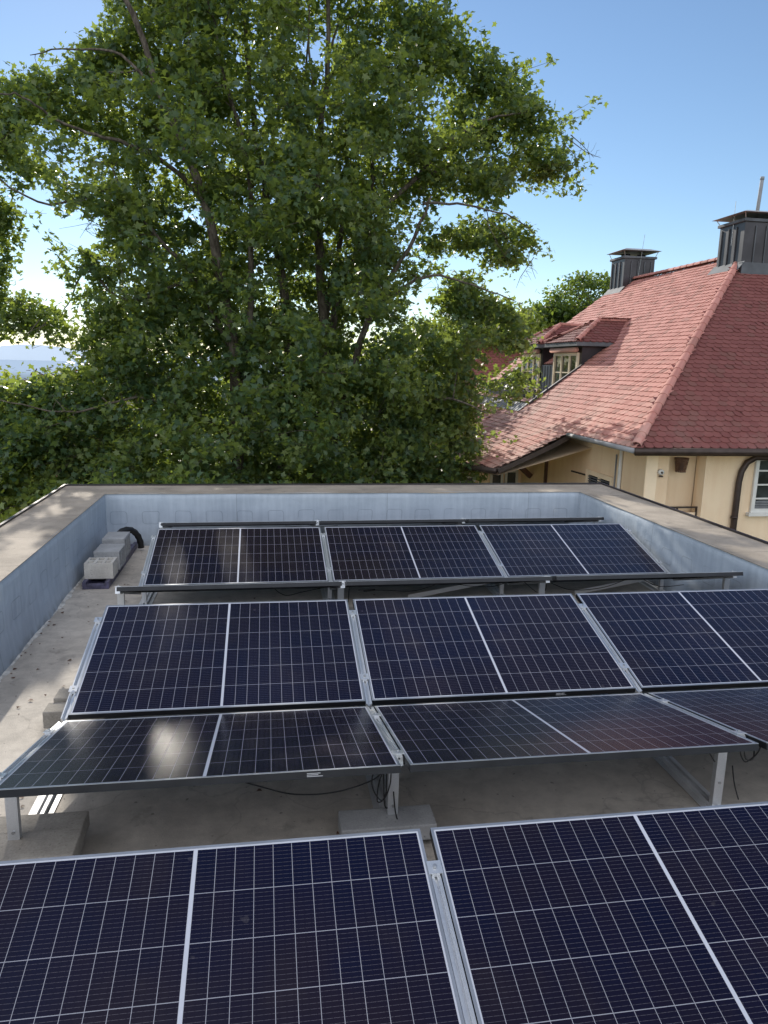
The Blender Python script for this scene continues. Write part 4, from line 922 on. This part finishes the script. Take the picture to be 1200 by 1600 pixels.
tree('broadleaf_tree', 'lighter green tree left of the dark one above the dormers', (11.6, 34, GZ), [(11.9, 34, 3.4, 1.6, 1.6, 1.4), (10.5, 34, 3.7, 1.5, 1.5, 1.3), (9.3, 34.3, 3.2, 1.4, 1.4, 1.3), (11.0, 34, 1.8, 2.1, 1.8, 1.6), (12.9, 34.2, 3.2, 1.2, 1.4, 1.2)], 330, 70, .18, 'leaf_yellow', OVAL, .45, trunk_r=.25)
mid_trees = [(-17, 42, 1.2, 'tall green tree far left behind the purple one'), (-11.5, 47, .2, 'green tree in front of the distant roofs at the left'), (-22, 60, .5, 'hazy green tree down the slope at the far left'), (-4, 50, .6, 'green tree seen through the lower maple'), (3.5, 45, .8, 'green tree behind the glowing yellow tree'), (-14, 75, -.6, 'distant green tree below the horizon')]
for i, (x, y, zt, lab) in enumerate(mid_trees):
    z = GZ - (y - 20) * .06
    tree('broadleaf_tree', lab, (x, y, z - 2), [(x, y, zt - 1.7, 2.3, 2.2, 1.7), (x + 1.8, y + .5, zt - 3.0, 2.0, 2.0, 1.9), (x - 1.8, y, zt - 3.2, 2.0, 2.0, 1.9), (x, y - .8, zt - 5.0, 2.8, 2.4, 2.0)], 120, 60, .30, 'leaf_dark' if i % 2 else 'leaf_yellow', OVAL, .75, 'trees down the slope', .25)

# town houses down the slope
def town_house(x, y, rz, w_, d_, h_, lab, wallm, roofm):
    z = GZ - (y - 20) * .06 - 1.5
    t = thing('town_house', lab, 'house', (x, y, z), 'houses down the slope'); t.rotation_euler = (0, 0, rz)
    b = MB(); b.box(-w_ / 2, w_ / 2, -d_ / 2, d_ / 2, 0, h_); b.add([(-w_ / 2, -d_ / 2, h_), (-w_ / 2, d_ / 2, h_), (-w_ / 2, 0, h_ + d_ * .32), (w_ / 2, -d_ / 2, h_), (w_ / 2, d_ / 2, h_), (w_ / 2, 0, h_ + d_ * .32)], [(0, 2, 1), (3, 4, 5)])
    wl_ = b.build('wall', wallm, t)
    b = MB(); o = .4; r = h_ + d_ * .32 + .12
    b.add([(-w_ / 2 - o, -d_ / 2 - o, h_ - .15), (w_ / 2 + o, -d_ / 2 - o, h_ - .15), (w_ / 2 + o, 0, r), (-w_ / 2 - o, 0, r), (-w_ / 2 - o, d_ / 2 + o, h_ - .15), (w_ / 2 + o, d_ / 2 + o, h_ - .15)], [(0, 1, 2, 3), (3, 2, 5, 4)])
    rf = b.build('roof', roofm, t); b = MB(); b.box(w_ * .2, w_ * .2 + .6, .3, .9, h_, r + .7); b.build('chimney', 'plaster', rf)
    for k in range(3):
        b = MB(); xx = -w_ / 2 + w_ * (k + .7) / 3.4; b.box(xx, xx + .9, -d_ / 2 - .03, -d_ / 2 - .002, h_ - 1.9, h_ - .6); b.build('window', 'glass', wl_)
town_house(-11.8, 36, .3, 8, 7, 3.8, 'low house with pinkish roof glimpsed between lower left branches', 'plaster_light', 'tile')
town_house(-19, 62, -.2, 10, 8, 5.0, 'pale house with grey roof down the slope at far left', 'white_paint', 'zinc')
town_house(-26, 85, .15, 12, 9, 5.5, 'distant cream house with red roof down the slope', 'plaster_light', 'tile')

b = MB()
for i in range(150):
    x = random.uniform(X0 + .05, -1.25) if i < 90 else random.uniform(X0 + .05, X1 - .05)
    if i < 40: x = X0 + .05 + abs(random.gauss(0, .06))
    y = random.uniform(2.6, 9.3); a = random.uniform(0, 6.28); r = random.uniform(.006, .022); z = .003
    b.add([(x + r * q * math.cos(a + t), y + r * q * math.sin(a + t), z + random.uniform(0, .008)) for t, q in ((0, 1), (1.1, .5), (2.2, .9), (3.5, .5), (4.6, .9))], [(0, 1, 2, 3, 4)])
tag(b.build('fallen_leaves', 'brown_wood'), 'dry leaf bits scattered over the roof floor', 'leaf litter', None, 'stuff')
# ------------------------------------------------------------------ land
def terrain(x, y):
    d = math.hypot(x, y)
    z = GZ
    if y > 20: z -= min((y - 20) * .06, 60)
    return z - min(40, max(0, d - 1500) * .004) + (0.4 * math.sin(x * .05) * math.cos(y * .04) if d > 60 else 0)
g = [0]; s = 6.0
while g[-1] < 30000: g.append(g[-1] + s); s *= 1.13
ax = [-v for v in g[:0:-1]] + g
b = MB(); n = len(ax)
b.v = [(x, y, terrain(x, y)) for y in ax for x in ax]
b.f = [(j * n + i, j * n + i + 1, (j + 1) * n + i + 1, (j + 1) * n + i) for j in range(n - 1) for i in range(n - 1)]; b.m = [0] * len(b.f)
tag(b.build('terrain', 'land', None, True), kind='structure')
b = MB(); vs = []; N_ = 160
for i in range(N_ + 1):
    a = D2R(-75 + 150 * i / N_); r = 24000
    h = 150 + 120 * math.sin(i * .11) + 90 * math.sin(i * .31 + 1) + 40 * math.sin(i * .83)
    vs += [(r * math.sin(a), r * math.cos(a), -200), (r * 1.02 * math.sin(a), r * 1.02 * math.cos(a), max(60, h) )]
b.add(vs, [(2 * i, 2 * i + 2, 2 * i + 3, 2 * i + 1) for i in range(N_)])
tag(b.build('hills', 'hills', None, True), kind='structure')
# far woods as one mass
b = MB()
for i in range(900):
    y = 90 * (1.0 + 22 * random.random() ** 1.7); x = y * random.uniform(-.95, .75); z = terrain(x, y); R = random.uniform(3.5, 7) * (1 + y / 900)
    vs = []; nn = 7
    for j, (rr, zz) in enumerate(((.75, .1), (1, .45), (.8, .85), (.4, 1.1))):
        for k in range(nn):
            a = 2 * math.pi * (k + .5 * (j % 2)) / nn; q = R * rr * random.uniform(.8, 1.15); vs.append((x + q * math.cos(a), y + q * math.sin(a), z + R * zz * random.uniform(.9, 1.1)))
    vs.append((x, y, z + R * 1.25)); fs = [(j * nn + k, j * nn + (k + 1) % nn, (j + 1) * nn + (k + 1) % nn, (j + 1) * nn + k) for j in range(3) for k in range(nn)] + [(3 * nn + k, 3 * nn + (k + 1) % nn, 4 * nn) for k in range(nn)]
    b.add(vs, fs)
tag(b.build('far_woods', 'woods', None, False), 'far off woodland and gardens fading to a painted blue haze', 'woodland', None, 'stuff')
